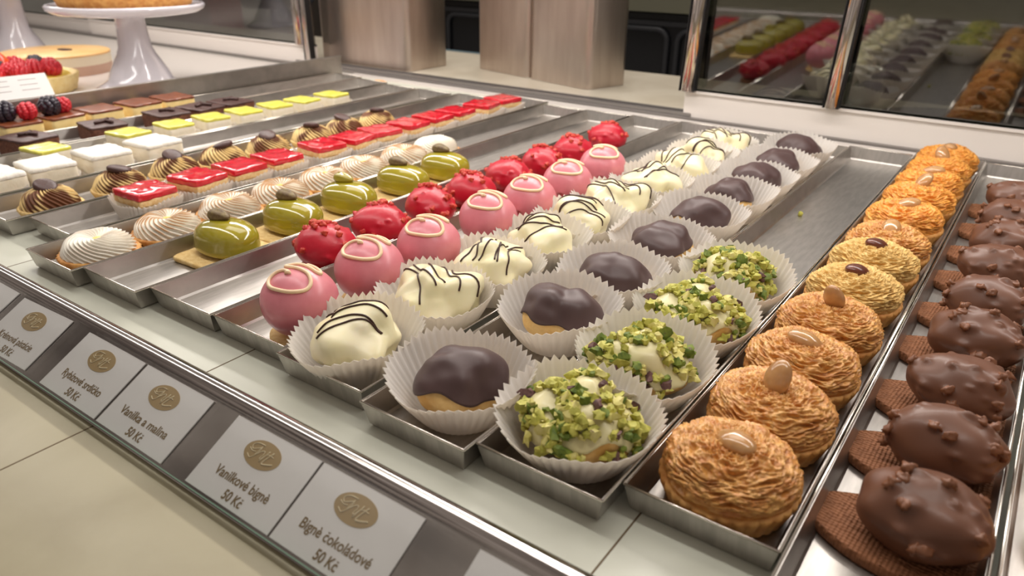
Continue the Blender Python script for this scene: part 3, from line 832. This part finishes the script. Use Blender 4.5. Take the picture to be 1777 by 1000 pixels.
# ================================================================ CHOCOLATE ON OVAL BISCUIT
def capri(seed):
    r = thing('chocolate_biscuit', '', 'pastry', group='milk chocolate pastries on oval biscuits')
    rnd = random.Random(seed)
    N = 90; P = []
    def ring(s, z): return [(math.cos(2 * PI * j / N) * 0.0390 * s - 0.0020, math.sin(2 * PI * j / N) * 0.0245 * s * (1 + 0.12 * math.cos(2 * PI * j / N)), z) for j in range(N)]
    m = MB(); m.grid([ring(0.97, 0), ring(1, 0.0012), ring(1, 0.0045), ring(0.975, 0.0056)], True, True, False)
    # waffled top
    rows = []
    for k in range(26):
        s = 0.975 * (1 - k / 25.5)
        rows.append([(x, y, 0.0056 + 0.0006 * (math.sin(x * 3200) * math.sin(y * 3200))) for x, y, z in ring(s, 0)])
    m.grid(rows, True, False, True); m.build('oval_biscuit', 'cocoabis', r)
    bumps = []
    for k in range(30):
        u = math.acos(1 - rnd.random() * 1.25); th = rnd.random() * 2 * PI
        if rnd.random() < 0.35: th = rnd.gauss(-0.3, 0.4)
        if math.sin(u) * abs(math.cos(th)) > 0.88: continue
        bumps.append((Vector((math.sin(u) * math.cos(th), math.sin(u) * math.sin(th), math.cos(u))), rnd.uniform(0.0012, 0.0030), rnd.uniform(0.07, 0.13)))
    def fn(d, off=0.0):
        k = 1 + 0.10 * nz(d, 1.4, seed); ad = 0
        for bd, ba, bw in bumps:
            a = 1 - d.dot(bd)
            if a < 0.05: ad += ba * math.exp(-a * 2 / (bw * bw))
        ad = min(ad, 0.0042) + off
        p = Vector((d.x * 0.0275 * k, d.y * 0.0220 * k, d.z * 0.0190 * k)); nn = Vector((d.x / 0.0275, d.y / 0.022, d.z / 0.019)).normalized(); p += nn * ad
        return (p.x + 0.0065, p.y + 0.002, max(0.0215 + p.z, 0.0050))
    m = MB(); blob(m, lambda d: fn(d), 60, 90)
    for i, (bd, ba, bw) in enumerate(bumps):
        if ba > 0.0022: pebble(m, fn(bd, -0.0018), 0.0029, i, 1, amp=0.8, rot=i, squash=(1.2, 0.8, 0.9), nu=8, nv=12)
    m.build('milk_chocolate_coating', ['milk', 'milkbit'], r)
    return r

# ================================================================ PLACE THE ROWS
R_ = random.Random(4)
def rj(a): return R_.uniform(-a, a)
# pink balls
row = Row([pink_ball(0), pink_ball(1), pink_ball(2)])
P_ = [(-0.3818, .2861), (-0.3835, .3533), (-0.3793, .4156), (-0.380, .4958), (-0.380, .5603), (-0.380, .6287), (-0.3815, .7045)]
for i, (x, y) in enumerate(P_):
    row.put([0, 2, 1, 0, 1, 1, 1][i], (x, y, TZ), 0.15 + rj(0.15), 'shiny pink ball with cream icing curl, %s in its row' % nth(i, 7))
row.finish()
# red
row = Row([red_pastry(k) for k in (1, 2, 3)])
P_ = [(-0.4565, .3743), (-0.457, .4375), (-0.455, .5027), (-0.454, .5642), (-0.4555, .6301), (-0.454, .695), (-0.455, .7634), (-0.457, .8525)]
for i, (x, y) in enumerate(P_):
    row.put(i, (x, y, TZ), rj(0.4), 'bumpy raspberry red pastry with nut bits, %s in its row' % nth(i, 8))
row.finish()
# green
row = Row([green_dome(1), green_dome(2, True)])
P_ = [(-.5479, .3427), (-.5465, .4133), (-.5469, .4838), (-.5462, .5613), (-.5459, .6307)]
for i, (x, y) in enumerate(P_):
    row.put(1 if i == 2 else 0, (x, y, TZ), rj(0.05), 'glossy green dome on biscuit%s, %s in its row' % (', nut glazed over' if i == 2 else '', nth(i, 5)))
row.finish()
# meringue
row = Row([swirl_tart('mer', k) for k in (4, 1, 2, 3)])
P_ = [(-.6262, .2715), (-.6260, .3355), (-.6260, .4005), (-.6257, .4612), (-.6241, .5211), (-.6245, .5789), (-.6245, .6466), (-.6248, .7046)]
for i, (x, y) in enumerate(P_):
    row.put([0, 1, 2, 3, 1, 2, 3, 0][i], (x, y, TZ), rj(3), 'swirled white meringue tart with toasted ridges, %s in its row' % nth(i, 8))
row.finish()
# cocoa swirls
row = Row([swirl_tart('coc', k) for k in (1, 2, 3)])
P_ = [(-.785, .3056), (-.7879, .3791), (-.7924, .4462), (-.7921, .508), (-.7921, .575), (-.7916, .6463), (-.7913, .7034), (-.7922, .7673)]
for i, (x, y) in enumerate(P_):
    row.put(i, (x, y, TZ), rj(3), 'cocoa dusted cream swirl topped with a chocolate disc, %s in its row' % nth(i, 8))
row.finish()

def cupped(protos, cups, P_, labs, cuplab, n, seq=None, tz=0.0009, crz=3.0, prz=0.2, cat_group='paper cups'):
    for i, (x, y) in enumerate(P_):
        c = cups.put(R_.randrange(len(cups.p)), (x, y, TZ), 0 if crz < 1 else 0, cuplab % nth(i, n))
        c['group'] = cat_group
        protos.put(seq[i] if seq else i, (x + 0, y, TZ + tz), rj(prz), labs % nth(i, n))
# jelly
sqc = Row([make_cup(k, 0.0240, 0.0295, 0.0275, 0.019, 40, 0.85, 0) for k in (31, 32)])
row = Row([square('jelly', k) for k in (1, 2, 3)])
P_ = [(-.7021, .3600), (-.7031, .4180), (-.7031, .4690), (-.7037, .5200), (-.7042, .5872), (-.7036, .636), (-.7037, .6850), (-.703, .7382), (-.7053, .7915), (-.7052, .8419), (-.7057, .9048), (-.7057, .9591)]
cupped(row, sqc, P_, 'square with shiny red jelly top, %s in its row', 'low white pleated case around a red jelly square, %s in its row', 12, cat_group='low paper cases')
row.finish()
row = Row([square('white', k) for k in (1, 2)])
P_ = [(-.877, .292), (-.877, .3459), (-.877, .4084), (-.877, .471)]
cups2 = Row([make_cup(k, 0.0268, 0.0310, 0.029, 0.012, 42, 0.85, 0) for k in (33,)])
cupped(row, cups2, P_, 'white cream square with coconut top, %s in its row', 'low white pleated case around a coconut topped square, %s in its row', 4, cat_group='low paper cases')
row.finish()
row = Row([square('yellow', k) for k in (1, 2)])
P_ = [(-.957, .3823), (-.957, .4846), (-.957, .548), (-.957, .6051), (-.957, .6594), (-.957, .7151), (-.957, .7676), (-.957, .8279)]
cups3 = Row([make_cup(k, 0.0245, 0.0300, 0.0275, 0.011, 42, 0.85, 0) for k in (34,)])
cupped(row, cups3, P_, 'white square with bright yellow top, %s in its row', 'low white pleated case around a yellow topped square, %s in its row', 8, prz=0.15, cat_group='low paper cases')
row.finish()
row = Row([square('brownie', k) for k in (1, 2)])
P_ = [(-1.044, .3997), (-1.044, .4956), (-1.044, .5900), (-1.043, .6440), (-1.044, .6980)]
for i, (x, y) in enumerate(P_): row.put(i, (x, y, TZ), rj(0.15), 'dark brownie square with chocolate curls, %s in its row' % nth(i, 5))
row.finish()
row = Row([square('custard', k) for k in (1, 2)])
P_ = [(-1.123, .421), (-1.123, .476), (-1.123, .532), (-1.123, .592), (-1.123, .648)]
for i, (x, y) in enumerate(P_): row.put(i, (x, y, TZ), rj(0.1), 'pale custard square with brown caramel glaze, %s in its row' % nth(i, 5))
row.finish()
# striped beignets
cups = Row([make_cup(k) for k in (1, 2, 3, 4)])
row = Row([beignet_white(k) for k in (11, 12, 13, 14)])
P_ = [(-.3177, .2770), (-.3174, .3528), (-.3170, .4184), (-.3168, .4855), (-.3164, .5499), (-.3171, .617), (-.3168, .695), (-.3174, .762), (-.3174, .830), (-.317, .892)]
cupped(row, cups, P_, 'white chocolate beignet with thin dark stripes, %s in its row', 'pleated white paper cup of a striped beignet, %s in its row', 10, prz=3, cat_group='tall paper cups')
row.finish()
row = Row([beignet_choc(k) for k in (21, 22, 23, 24)])
P_ = [(-.2354, .2803), (-.2358, .3864), (-.2350, .459), (-.2351, .545), (-.2355, .630), (-.2353, .706), (-.2353, .778), (-.2356, .852), (-.2354, .935)]
cupped(row, cups, P_, 'choux beignet capped with dark chocolate, %s in its row', 'pleated white paper cup of a chocolate beignet, %s in its row', 9, prz=3, cat_group='tall paper cups')
row.finish()
row = Row([beignet_pist(k) for k in (31, 32)])
pc = Row([make_cup(k, 0.0250, 0.0430, 0.0415, 0.0300) for k in (8, 9)])
P_ = [(-.1590, .2860), (-.1589, .3600), (-.1588, .4359), (-.1590, .5124)]
cupped(row, pc, P_, 'beignet covered in chopped green pistachios, %s in its row', 'pleated white paper cup of a pistachio beignet, %s in its row', 4, prz=3, cat_group='tall paper cups')
row.finish()
# almond tarts
row = Row([almond_tart(41, 'almpaste', upright=0.25), almond_tart(42, 'almpaste', upright=1.35), almond_tart(43, 'almpaste', upright=0.2), almond_tart(44, 'almpale', True, 0.3),
           almond_tart(45, 'almorange', upright=0.9), almond_tart(46, 'almorange', upright=0.2)])
P_ = [(-.0812, .2991), (-.0812, .3600), (-.0822, .422), (-.0826, .4835), (-.0823, .5517), (-.0823, .6167), (-.082, .6678), (-.0826, .7478), (-.0822, .8211), (-.0826, .8860), (-.0826, .9510), (-.0826, 1.0130)]
sq_ = [0, 1, 2, 1, 3, 3, 2, 5, 4, 5, 4, 5]
for i, (x, y) in enumerate(P_):
    row.put(sq_[i], (x, y, TZ), rj(3) if i > 1 else 0.3, '%s almond tart with one %salmond, %s in its row' % ('pale crumbly' if sq_[i] == 3 else ('orange baked' if sq_[i] > 3 else 'golden brown'), 'dark ' if sq_[i] == 3 else '', nth(i, 12)))
row.finish()
# oval biscuits
row = Row([capri(k) for k in (51, 52, 53)])
P_ = [(-.0045, .3151), (-.0045, .3792), (-.0055, .4431), (-.0055, .5161), (-.0045, .5819), (-.005, .6578), (-.005, .7274), (-.005, .8011), (-.006, .8737)]
for i, (x, y) in enumerate(P_):
    row.put(i, (x - 0.0015, y - 0.001, TZ), -0.10 + rj(0.08), 'nutty milk chocolate mound on an oval cocoa biscuit, %s in its row' % nth(i, 9))
row.finish()
# golden pastries just in view at the right edge
m = MB()
row = None
def cluster(seed):
    r = thing('nut_cluster', '', 'pastry', group='golden nut clusters at the right edge'); m = MB(); rnd = random.Random(seed)
    for k in range(26):
        a = rnd.random() * 2 * PI; q = rnd.random() ** 0.5 * 0.020; z = 0.012 + 0.010 * rnd.random()
        pebble(m, (q * math.cos(a), q * math.sin(a), z), 0.0058, k, 0, rot=k, amp=0.3, nu=7, nv=10)
    m.build('nuts', 'almpaste', r)
    m = MB(); revolve(m, [(0.001, 0), (0.022, 0), (0.025, 0.012), (0.021, 0.012), (0.001, 0.010)], 40); m.build('tart_shell', 'shell', r)
    return r
row = Row([cluster(1)])
for i, y in enumerate((0.30, 0.36, 0.42)):
    row.put(0, (0.067, y, TZ), i, 'golden nut cluster tart at the right edge, %s in its row' % nth(i, 3))
# stray crumbs
pebble(MB(), (0, 0, 0.002), 0.0026, 3).build('pistachio_crumb', 'pg1').location = (-0.178, 0.757, TZ)
tag(bpy.data.objects['pistachio_crumb'], 'stray green pistachio crumb lying in the empty part of a tray', 'crumb')
pebble(MB(), (0, 0, 0.004), 0.012, 5, squash=(1.4, 0.8, 0.35)).build('pastry_crumb', 'almorange').location = (-1.075, 1.055, 0)
tag(bpy.data.objects['pastry_crumb'], 'orange pastry flake on the ledge behind the trays', 'crumb')

# ================================================================ PRICE RAIL
SL = math.atan2(0.0200, 0.0362)
Y0, Z0 = 0.1465, 0.0035
def on_slope(u, n=0.0):   # u up the slope, n normal offset
    return (Y0 + u * math.cos(SL) - n * math.sin(SL), Z0 + u * math.sin(SL) + n * math.cos(SL))
prof = [on_slope(-0.002, -0.002), on_slope(-0.002, 0.0), on_slope(0.0415, 0.0)]
cy, cz = on_slope(0.0415 + 0.002, -0.0015)
rr = 0.0070
c0 = on_slope(0.0445, -0.0045)
for i in range(13):
    a = SL + PI / 2 + 0.55 - i * (PI * 0.98) / 12
    prof.append((c0[0] + 0.0025 + rr * 1.05 * math.cos(a), c0[1] + 0.0005 + rr * math.sin(a)))
prof += [(prof[-1][0] - 0.001, 0.0005), (Y0 - 0.001, 0.0005)]
m = MB(); xs = [-1.0 + 1.6 * i / 40 for i in range(41)]
P = [[(x, y, z) for (y, z) in prof] for x in xs]
m.grid(P, True, True, True)
tag(m.build('price_rail', 'chrome', angle=35), 'polished chrome price rail running in front of the trays', 'rail')
# glass strip over the cards
g = thing('glass_strip', 'clear glass strip covering the price cards, with a greenish lower edge', 'glass')
m = MB(); a0 = on_slope(-0.001, 0.0022); a1 = on_slope(0.0425, 0.0022); b0 = on_slope(-0.001, 0.0048); b1 = on_slope(0.0425, 0.0048)
vs = [(x, *p) for x in (-1.0, 0.6) for p in (a0, a1, b1, b0)]
m.add(vs, [(3, 7, 6, 2), (0, 1, 5, 4)]); m.build('glass', 'railglass', g, smooth=False)
m = MB(); e0 = on_slope(-0.0016, 0.0020); e1 = on_slope(-0.0010, 0.0050)
m.add([(x, *p) for x in (-1.0, 0.6) for p in (e0, a0, e1, on_slope(-0.0016, 0.0050))], [(0, 4, 7, 3), (3, 7, 6, 2), (0, 1, 5, 4), (1, 2, 6, 5)]); m.build('edge', 'glassedge', g, smooth=False)

# price cards
def glyphs(body, size, bold, align='LEFT'):
    cu = bpy.data.curves.new('text', 'FONT'); cu.body = body; cu.size = size; cu.align_x = align; cu.align_y = 'BOTTOM_BASELINE'; cu.offset = bold
    to = bpy.data.objects.new('text', cu); COL.objects.link(to)
    bpy.context.view_layer.update()
    me = bpy.data.meshes.new_from_object(to.evaluated_get(bpy.context.evaluated_depsgraph_get()))
    bpy.data.objects.remove(to)
    return me
def text_obj(s, size, parent, loc, mt, width=None, bold=0.0):
    """lettering; the caron of each small c is drawn here so that it keeps the weight and height of its neighbours"""
    me = glyphs(s.replace('č', 'c'), size, bold)
    vs = [tuple(v.co) for v in me.vertices]; fs = [tuple(p.vertices) for p in me.polygons]
    for i, ch in enumerate(s):
        if ch != 'č': continue
        x1 = max(v.co.x for v in glyphs(s[:i + 1].replace('č', 'c'), size, bold).vertices)
        xc = x1 - 0.17 * size; yb = 0.53 * size; w, h, t = 0.15 * size, 0.13 * size, 0.085 * size; k = len(vs)
        vs += [(xc - w, yb + h, 0), (xc, yb, 0), (xc + w, yb + h, 0), (xc + w - t, yb + h, 0), (xc, yb + t, 0), (xc - w + t, yb + h, 0)]
        fs += [(k, k + 1, k + 4, k + 5), (k + 1, k + 2, k + 3, k + 4)]
    x0 = min(v[0] for v in vs); x1 = max(v[0] for v in vs); kx = width / (x1 - x0) if width else 1
    m = MB(); m.add([((v[0] - (x0 + x1) / 2) * kx, v[1] - 0.25 * size, v[2]) for v in vs], fs)
    return m.build('lettering', mt, parent, smooth=False, loc=loc)
CW, CH = 0.0648, 0.0405
def price_card(x, name, width, label, rot=0.0):
    y, z = on_slope(CH / 2 + 0.0005, 0.0004)
    r = thing('price_card', label, 'price card', (x, y, z), 0, 'price cards in the rail')
    r.rotation_euler = (SL, 0, 0)
    if rot: r.rotation_euler = (Matrix.Rotation(SL, 3, 'X') @ Matrix.Rotation(rot, 3, 'Z')).to_euler()
    MB().box(-CW / 2, CW / 2, -CH / 2, CH / 2, 0, 0.0006).build('card', 'card', r, smooth=False)
    if name:
        m = MB(); N = 48
        m.grid([[(math.cos(2 * PI * j / N) * 0.0128, math.sin(2 * PI * j / N) * 0.0072, z) for j in range(N)] for z in (0.0006, 0.0008)], True, True, True)
        lg = m.build('logo_oval', 'gold', r, smooth=False, loc=(-0.001, 0.0088, 0))
        m = MB()
        def st(pts, w=0.00028):
            q = []
            for i in range(len(pts) - 1):
                p0 = pts[max(i - 1, 0)]; p1 = pts[i]; p2 = pts[i + 1]; p3 = pts[min(i + 2, len(pts) - 1)]
                for s in range(4):
                    t = s / 4
                    q.append(tuple(0.5 * ((2 * p1[k]) + (-p0[k] + p2[k]) * t + (2 * p0[k] - 5 * p1[k] + 4 * p2[k] - p3[k]) * t * t + (-p0[k] + 3 * p1[k] - 3 * p2[k] + p3[k]) * t ** 3) * 0.001 for k in (0, 1)) + (0.0009,))
            q.append((pts[-1][0] * 0.001, pts[-1][1] * 0.001, 0.0009))
            m.tube(q, w, 5)
        st([(-2.0, 4.6), (-6.5, 4.4), (-9.2, 2.6), (-8.0, 0.6), (-5.5, 1.6), (-3.0, 2.6), (-3.5, -0.6), (-6.0, -3.8), (-9.0, -2.6)])
        st([(-10, 0.6), (-7.5, -0.4), (-5, 0.0)]); st([(-3, 3.6), (-4.2, -1.5), (-1.5, 1.4), (0.2, 2.0), (0.4, 0.8)])
        st([(0.8, 0.8), (-0.2, -1.8), (0.8, -2.0), (2.2, 0.6)]); st([(3.2, 3.2), (0.8, -3.6)], 0.0004); st([(6.0, 3.4), (3.0, -3.2), (5.0, -3.6), (9.5, -2.0)], 0.0004)
        st([(2.4, 0.9), (4.6, 1.6), (7.5, 1.2)])
        m.build('logo_script', 'goldl', lg)
        text_obj(name, 0.0070, r, (0.0, -0.0078, 0.0008), 'ink', width, 0.00012)
        text_obj('50 Kč', 0.0070, r, (0.0015, -0.0160, 0.0008), 'ink', 0.0140, 0.00015)
    return r
price_card(-0.5900, None, 0, 'blank white price card cut by the left edge of the view')
price_card(-0.515, 'Krémová pistácie', 0.043, 'white price card reading Krémová pistácie 50 Kč', 0.03)
price_card(-0.4280, 'Rybízové srdíčko', 0.043, 'white price card reading Rybízové srdíčko 50 Kč')
price_card(-0.3605, 'Vanilka a malina', 0.045, 'white price card reading Vanilka a malina 50 Kč')
price_card(-0.2735, 'Vanilkové bignè', 0.041, 'white price card reading Vanilkové bignè 50 Kč')
price_card(-0.2070, 'Bignè čokoládové', 0.0445, 'white price card reading Bignè čokoládové 50 Kč')
price_card(-0.1120, None, 0, 'blank white price card cut by the bottom edge of the view')

# ================================================================ CAKES ON THE LEFT SHELF
def cake_stand(x, y, zt, label, plate=True):
    r = thing('cake_stand', label, 'cake stand', (x, y, 0), 0, 'white porcelain cake stands')
    revolve(MB(), [(0.001, 0), (0.078, 0), (0.079, 0.004), (0.070, 0.008), (0.060, 0.014), (0.056, 0.017), (0.050, 0.032), (0.040, 0.050), (0.033, 0.062), (0.032, 0.066), (0.029, 0.072), (0.026, 0.10), (0.025, zt - 0.01), (0.03, zt - 0.004), (0.001, zt - 0.004)], 56).build('pedestal', 'porcelain', r)
    if plate:
        revolve(MB(), [(0.001, zt - 0.006), (0.09, zt - 0.006), (0.120, zt - 0.002), (0.130, zt + 0.004), (0.132, zt + 0.010), (0.129, zt + 0.013), (0.123, zt + 0.012), (0.117, zt + 0.008), (0.001, zt + 0.006)], 80).build('plate', 'porcelain', r)
    return r
cake_stand(-1.395, 0.752, 0.136, 'white porcelain cake stand holding a golden pie, right of the mousse cake')
cake_stand(-1.935, 0.775, 0.150, 'white porcelain cake stand at the left edge of the view, behind the mousse cake')
r = thing('golden_pie', 'golden baked pie resting on the right-hand porcelain cake stand', 'pie', (-1.395, 0.752, 0.1435))
revolve(MB(), [(0.001, 0), (0.100, 0), (0.108, 0.004), (0.116, 0.026), (0.110, 0.030), (0.100, 0.026), (0.001, 0.026)], 120, lambda R0, z, th, t: (R0 * (1 + (0.015 * math.cos(40 * th) if R0 > 0.104 else 0)), z)).build('crust', 'shell', r)
revolve(MB(), [(0.001, 0.026), (0.099, 0.026), (0.095, 0.032), (0.001, 0.034)], 60).build('filling', 'almorange', r)
r = thing('mousse_cake', 'round layered mousse cake with smooth tan top, left of the porcelain stand', 'cake', (-1.70, 0.745, 0.0005))
revolve(MB(), [(0.001, 0), (0.101, 0), (0.102, 0.022), (0.001, 0.022)], 72).build('rose_layer', 'mousse2', r, angle=50)
revolve(MB(), [(0.001, 0.022), (0.102, 0.022), (0.102, 0.043), (0.001, 0.043)], 72).build('pale_layer', 'mousse', r, angle=50)
revolve(MB(), [(0.001, 0.043), (0.1025, 0.043), (0.1025, 0.047), (0.100, 0.049), (0.001, 0.049)], 72).build('tan_top', 'moussetop', r, angle=50)
r.scale = (1, 1, 0.86)
blob(MB(), lambda d: (d.x * 0.022, d.y * 0.012 + 0.02, 0.0498 + d.z * 0.0012), 6, 24).build('chocolate_seal', 'darkd', r)
structure(MB().box(-2.8, -1.176, 0.0, 1.108, 0.0, 0.0004).build('trim_7', 'white', smooth=False))

def fruit_berry(mb, c, r, seed, mi=0):
    rnd = random.Random(seed)
    for i in range(7):
        z = -1 + 2 * (i + 0.5) / 7; q = math.sqrt(1 - z * z); n = max(3, int(9 * q))
        for k in range(n):
            a = 2 * PI * (k + 0.5 * (i % 2)) / n
            pebble(mb, (c[0] + q * math.cos(a) * r * 0.8, c[1] + q * math.sin(a) * r * 0.8, c[2] + z * r * 0.85), r * 0.34, k, mi, amp=0.05, nu=5, nv=7)
    pebble(mb, c, r * 0.8, seed, mi, amp=0.02)
def berry_thing(name, kind, mt, loc, r, label, grp, seed=1):
    o = thing(name, label, kind, loc, seed, grp)
    m = MB()
    if name == 'strawberry': 
        blob(m, lambda d: (d.x * r * (1 - 0.35 * d.z), d.y * r * (1 - 0.35 * d.z), r * 1.05 + d.z * r * 1.15), 14, 20)
        for k in range(30):
            u = math.acos(1 - 2 * (k + .5) / 30); th = k * 2.4; d = Vector((math.sin(u) * math.cos(th), math.sin(u) * math.sin(th), math.cos(u)))
            pebble(m, (d.x * r * (1 - 0.35 * d.z), d.y * r * (1 - 0.35 * d.z), r * 1.05 + d.z * r * 1.15), r * 0.05, k, 1, nu=3, nv=5)
        m.build('flesh', [mt, 'peach'], o)
    else:
        fruit_berry(m, (0, 0, r * 0.95), r, seed); m.build('drupelets', mt, o)
    return o
tx, ty = -1.520, 0.590
r = thing('fruit_tart', 'berry covered fruit tart in front of the mousse cake', 'tart', (tx, ty, 0.0005))
revolve(MB(), [(0.001, 0), (0.088, 0), (0.092, 0.003), (0.100, 0.030), (0.094, 0.031), (0.089, 0.026), (0.001, 0.026)], 120, lambda R0, z, th, t: (R0 * (1 + (0.014 * math.cos(44 * th) if R0 > 0.09 else 0)), z)).build('crust', 'vanilla', r)
revolve(MB(), [(0.001, 0.0262), (0.088, 0.0262), (0.085, 0.029), (0.001, 0.031)], 60).build('custard', 'curd', r)
rb = random.Random(8); k = 0
spots = []
for a_ in range(19):
    q = 0.072 * math.sqrt((a_ + 0.5) / 19); th = a_ * 2.399
    spots.append((q * math.cos(th), q * math.sin(th)))
kinds = [('strawberry', 'strawberry', 'straw', 'strawberries on the fruit tart'), ('raspberry', 'raspberry', 'rasp', 'raspberries on the fruit tart'), ('blackberry', 'blackberry', 'berry', 'blackberries on the fruit tart')]
for i, (bx, by) in enumerate(spots):
    ki = 0 if bx + by * 0.4 < -0.02 and i % 3 else (1 if bx > 0.01 or i % 2 else 2)
    n_, c_, mt_, g_ = kinds[ki]
    berry_thing(n_, c_, mt_, (tx + bx, ty + by, 0.029), 0.0165 if ki == 0 else 0.0140, {'strawberry': 'cut orange red strawberry among the fruit on the round tart', 'raspberry': 'red raspberry among the fruit on the round tart', 'blackberry': 'dark blackberry among the fruit on the round tart'}[n_], g_, i + 1)
# berries on the front custard squares
for i, (x, y, n_, c_, mt_, z_, rr_) in enumerate([(-1.128, .412, 'blackberry', 'blackberry', 'berry', .0, .0135), (-1.118, .436, 'raspberry', 'raspberry', 'rasp', .003, .0115),
                                       (-1.124, .468, 'blackberry', 'blackberry', 'berry', 0, .0130), (-1.130, .488, 'raspberry', 'raspberry', 'rasp', .003, .0105)]):
    berry_thing(n_, c_, mt_, (x, y, TZ + 0.0283), rr_, '%s %s on the %s custard square' % ('dark' if n_ == 'blackberry' else 'bright red', n_, 'frontmost' if i < 2 else 'second'), 'berries on the custard squares', i + 40)
# menu card leaning on the partition
r = thing('menu_card', 'white printed card resting on the steel partition by the fruit tart', 'sign', (-1.185, 0.455, 0.060), math.radians(80))
r.rotation_euler = (math.radians(52), 0, math.radians(84))
MB().box(-0.045, 0.045, -0.016, 0.020, 0, 0.0015).build('card', 'card', r, smooth=False)
m = MB()
for k in range(6): m.box(-0.038 + (k % 2) * 0.045, -0.006 + (k % 2) * 0.036, 0.012 - (k // 2) * 0.008, 0.0128 - (k // 2) * 0.008, 0.0015, 0.0017)
m.build('faint_print', 'inkg', r, smooth=False)

# ================================================================ THINGS BEHIND THE RIGHT GLASS
r = thing('glass_bowl', 'round clear glass bowl standing on the counter behind the right-hand glass', 'bowl', (-0.265, 1.30, 0.0105))
revolve(MB(), [(0.001, 0.002), (0.030, 0.002), (0.045, 0.02), (0.054, 0.05), (0.055, 0.066), (0.053, 0.066), (0.050, 0.05), (0.040, 0.018), (0.026, 0.006), (0.001, 0.006)], 64).build('bowl', 'bowlglass', r)
MB().tube([(0.054 * math.cos(2 * PI * j / 40), 0.054 * math.sin(2 * PI * j / 40), 0.066) for j in range(41)], 0.0012, 6).build('rim', 'steel_rim', r)
r = thing('serving_platter', 'oval polished platter on the counter behind the right-hand glass', 'platter', (-0.075, 1.27, 0.0105))
revolve(MB(), [(0.001, 0), (0.09, 0), (0.13, 0.012), (0.131, 0.014), (0.127, 0.014), (0.088, 0.003), (0.001, 0.003)], 72, sx=1.0, sy=0.6).build('dish', 'post', r)
r = thing('wire_whisk', 'coiled dark wire tool lying on the counter behind the right-hand glass', 'tool', (-0.375, 1.27, 0.0105))
for k in range(4):
    MB().tube([(0.035 * math.cos(t) * (1 - 0.15 * k), 0.018 * math.sin(t) * math.cos(k * 0.8) , 0.016 + 0.014 * math.sin(t) * math.sin(k * 0.8)) for t in [2 * PI * i / 30 for i in range(31)]], 0.0013, 6).build('wire_loop', 'darkframe', r)
MB().tube([(0.034, 0, 0.016), (0.11, 0.01, 0.010)], 0.006, 10).build('handle', 'darkframe', r)
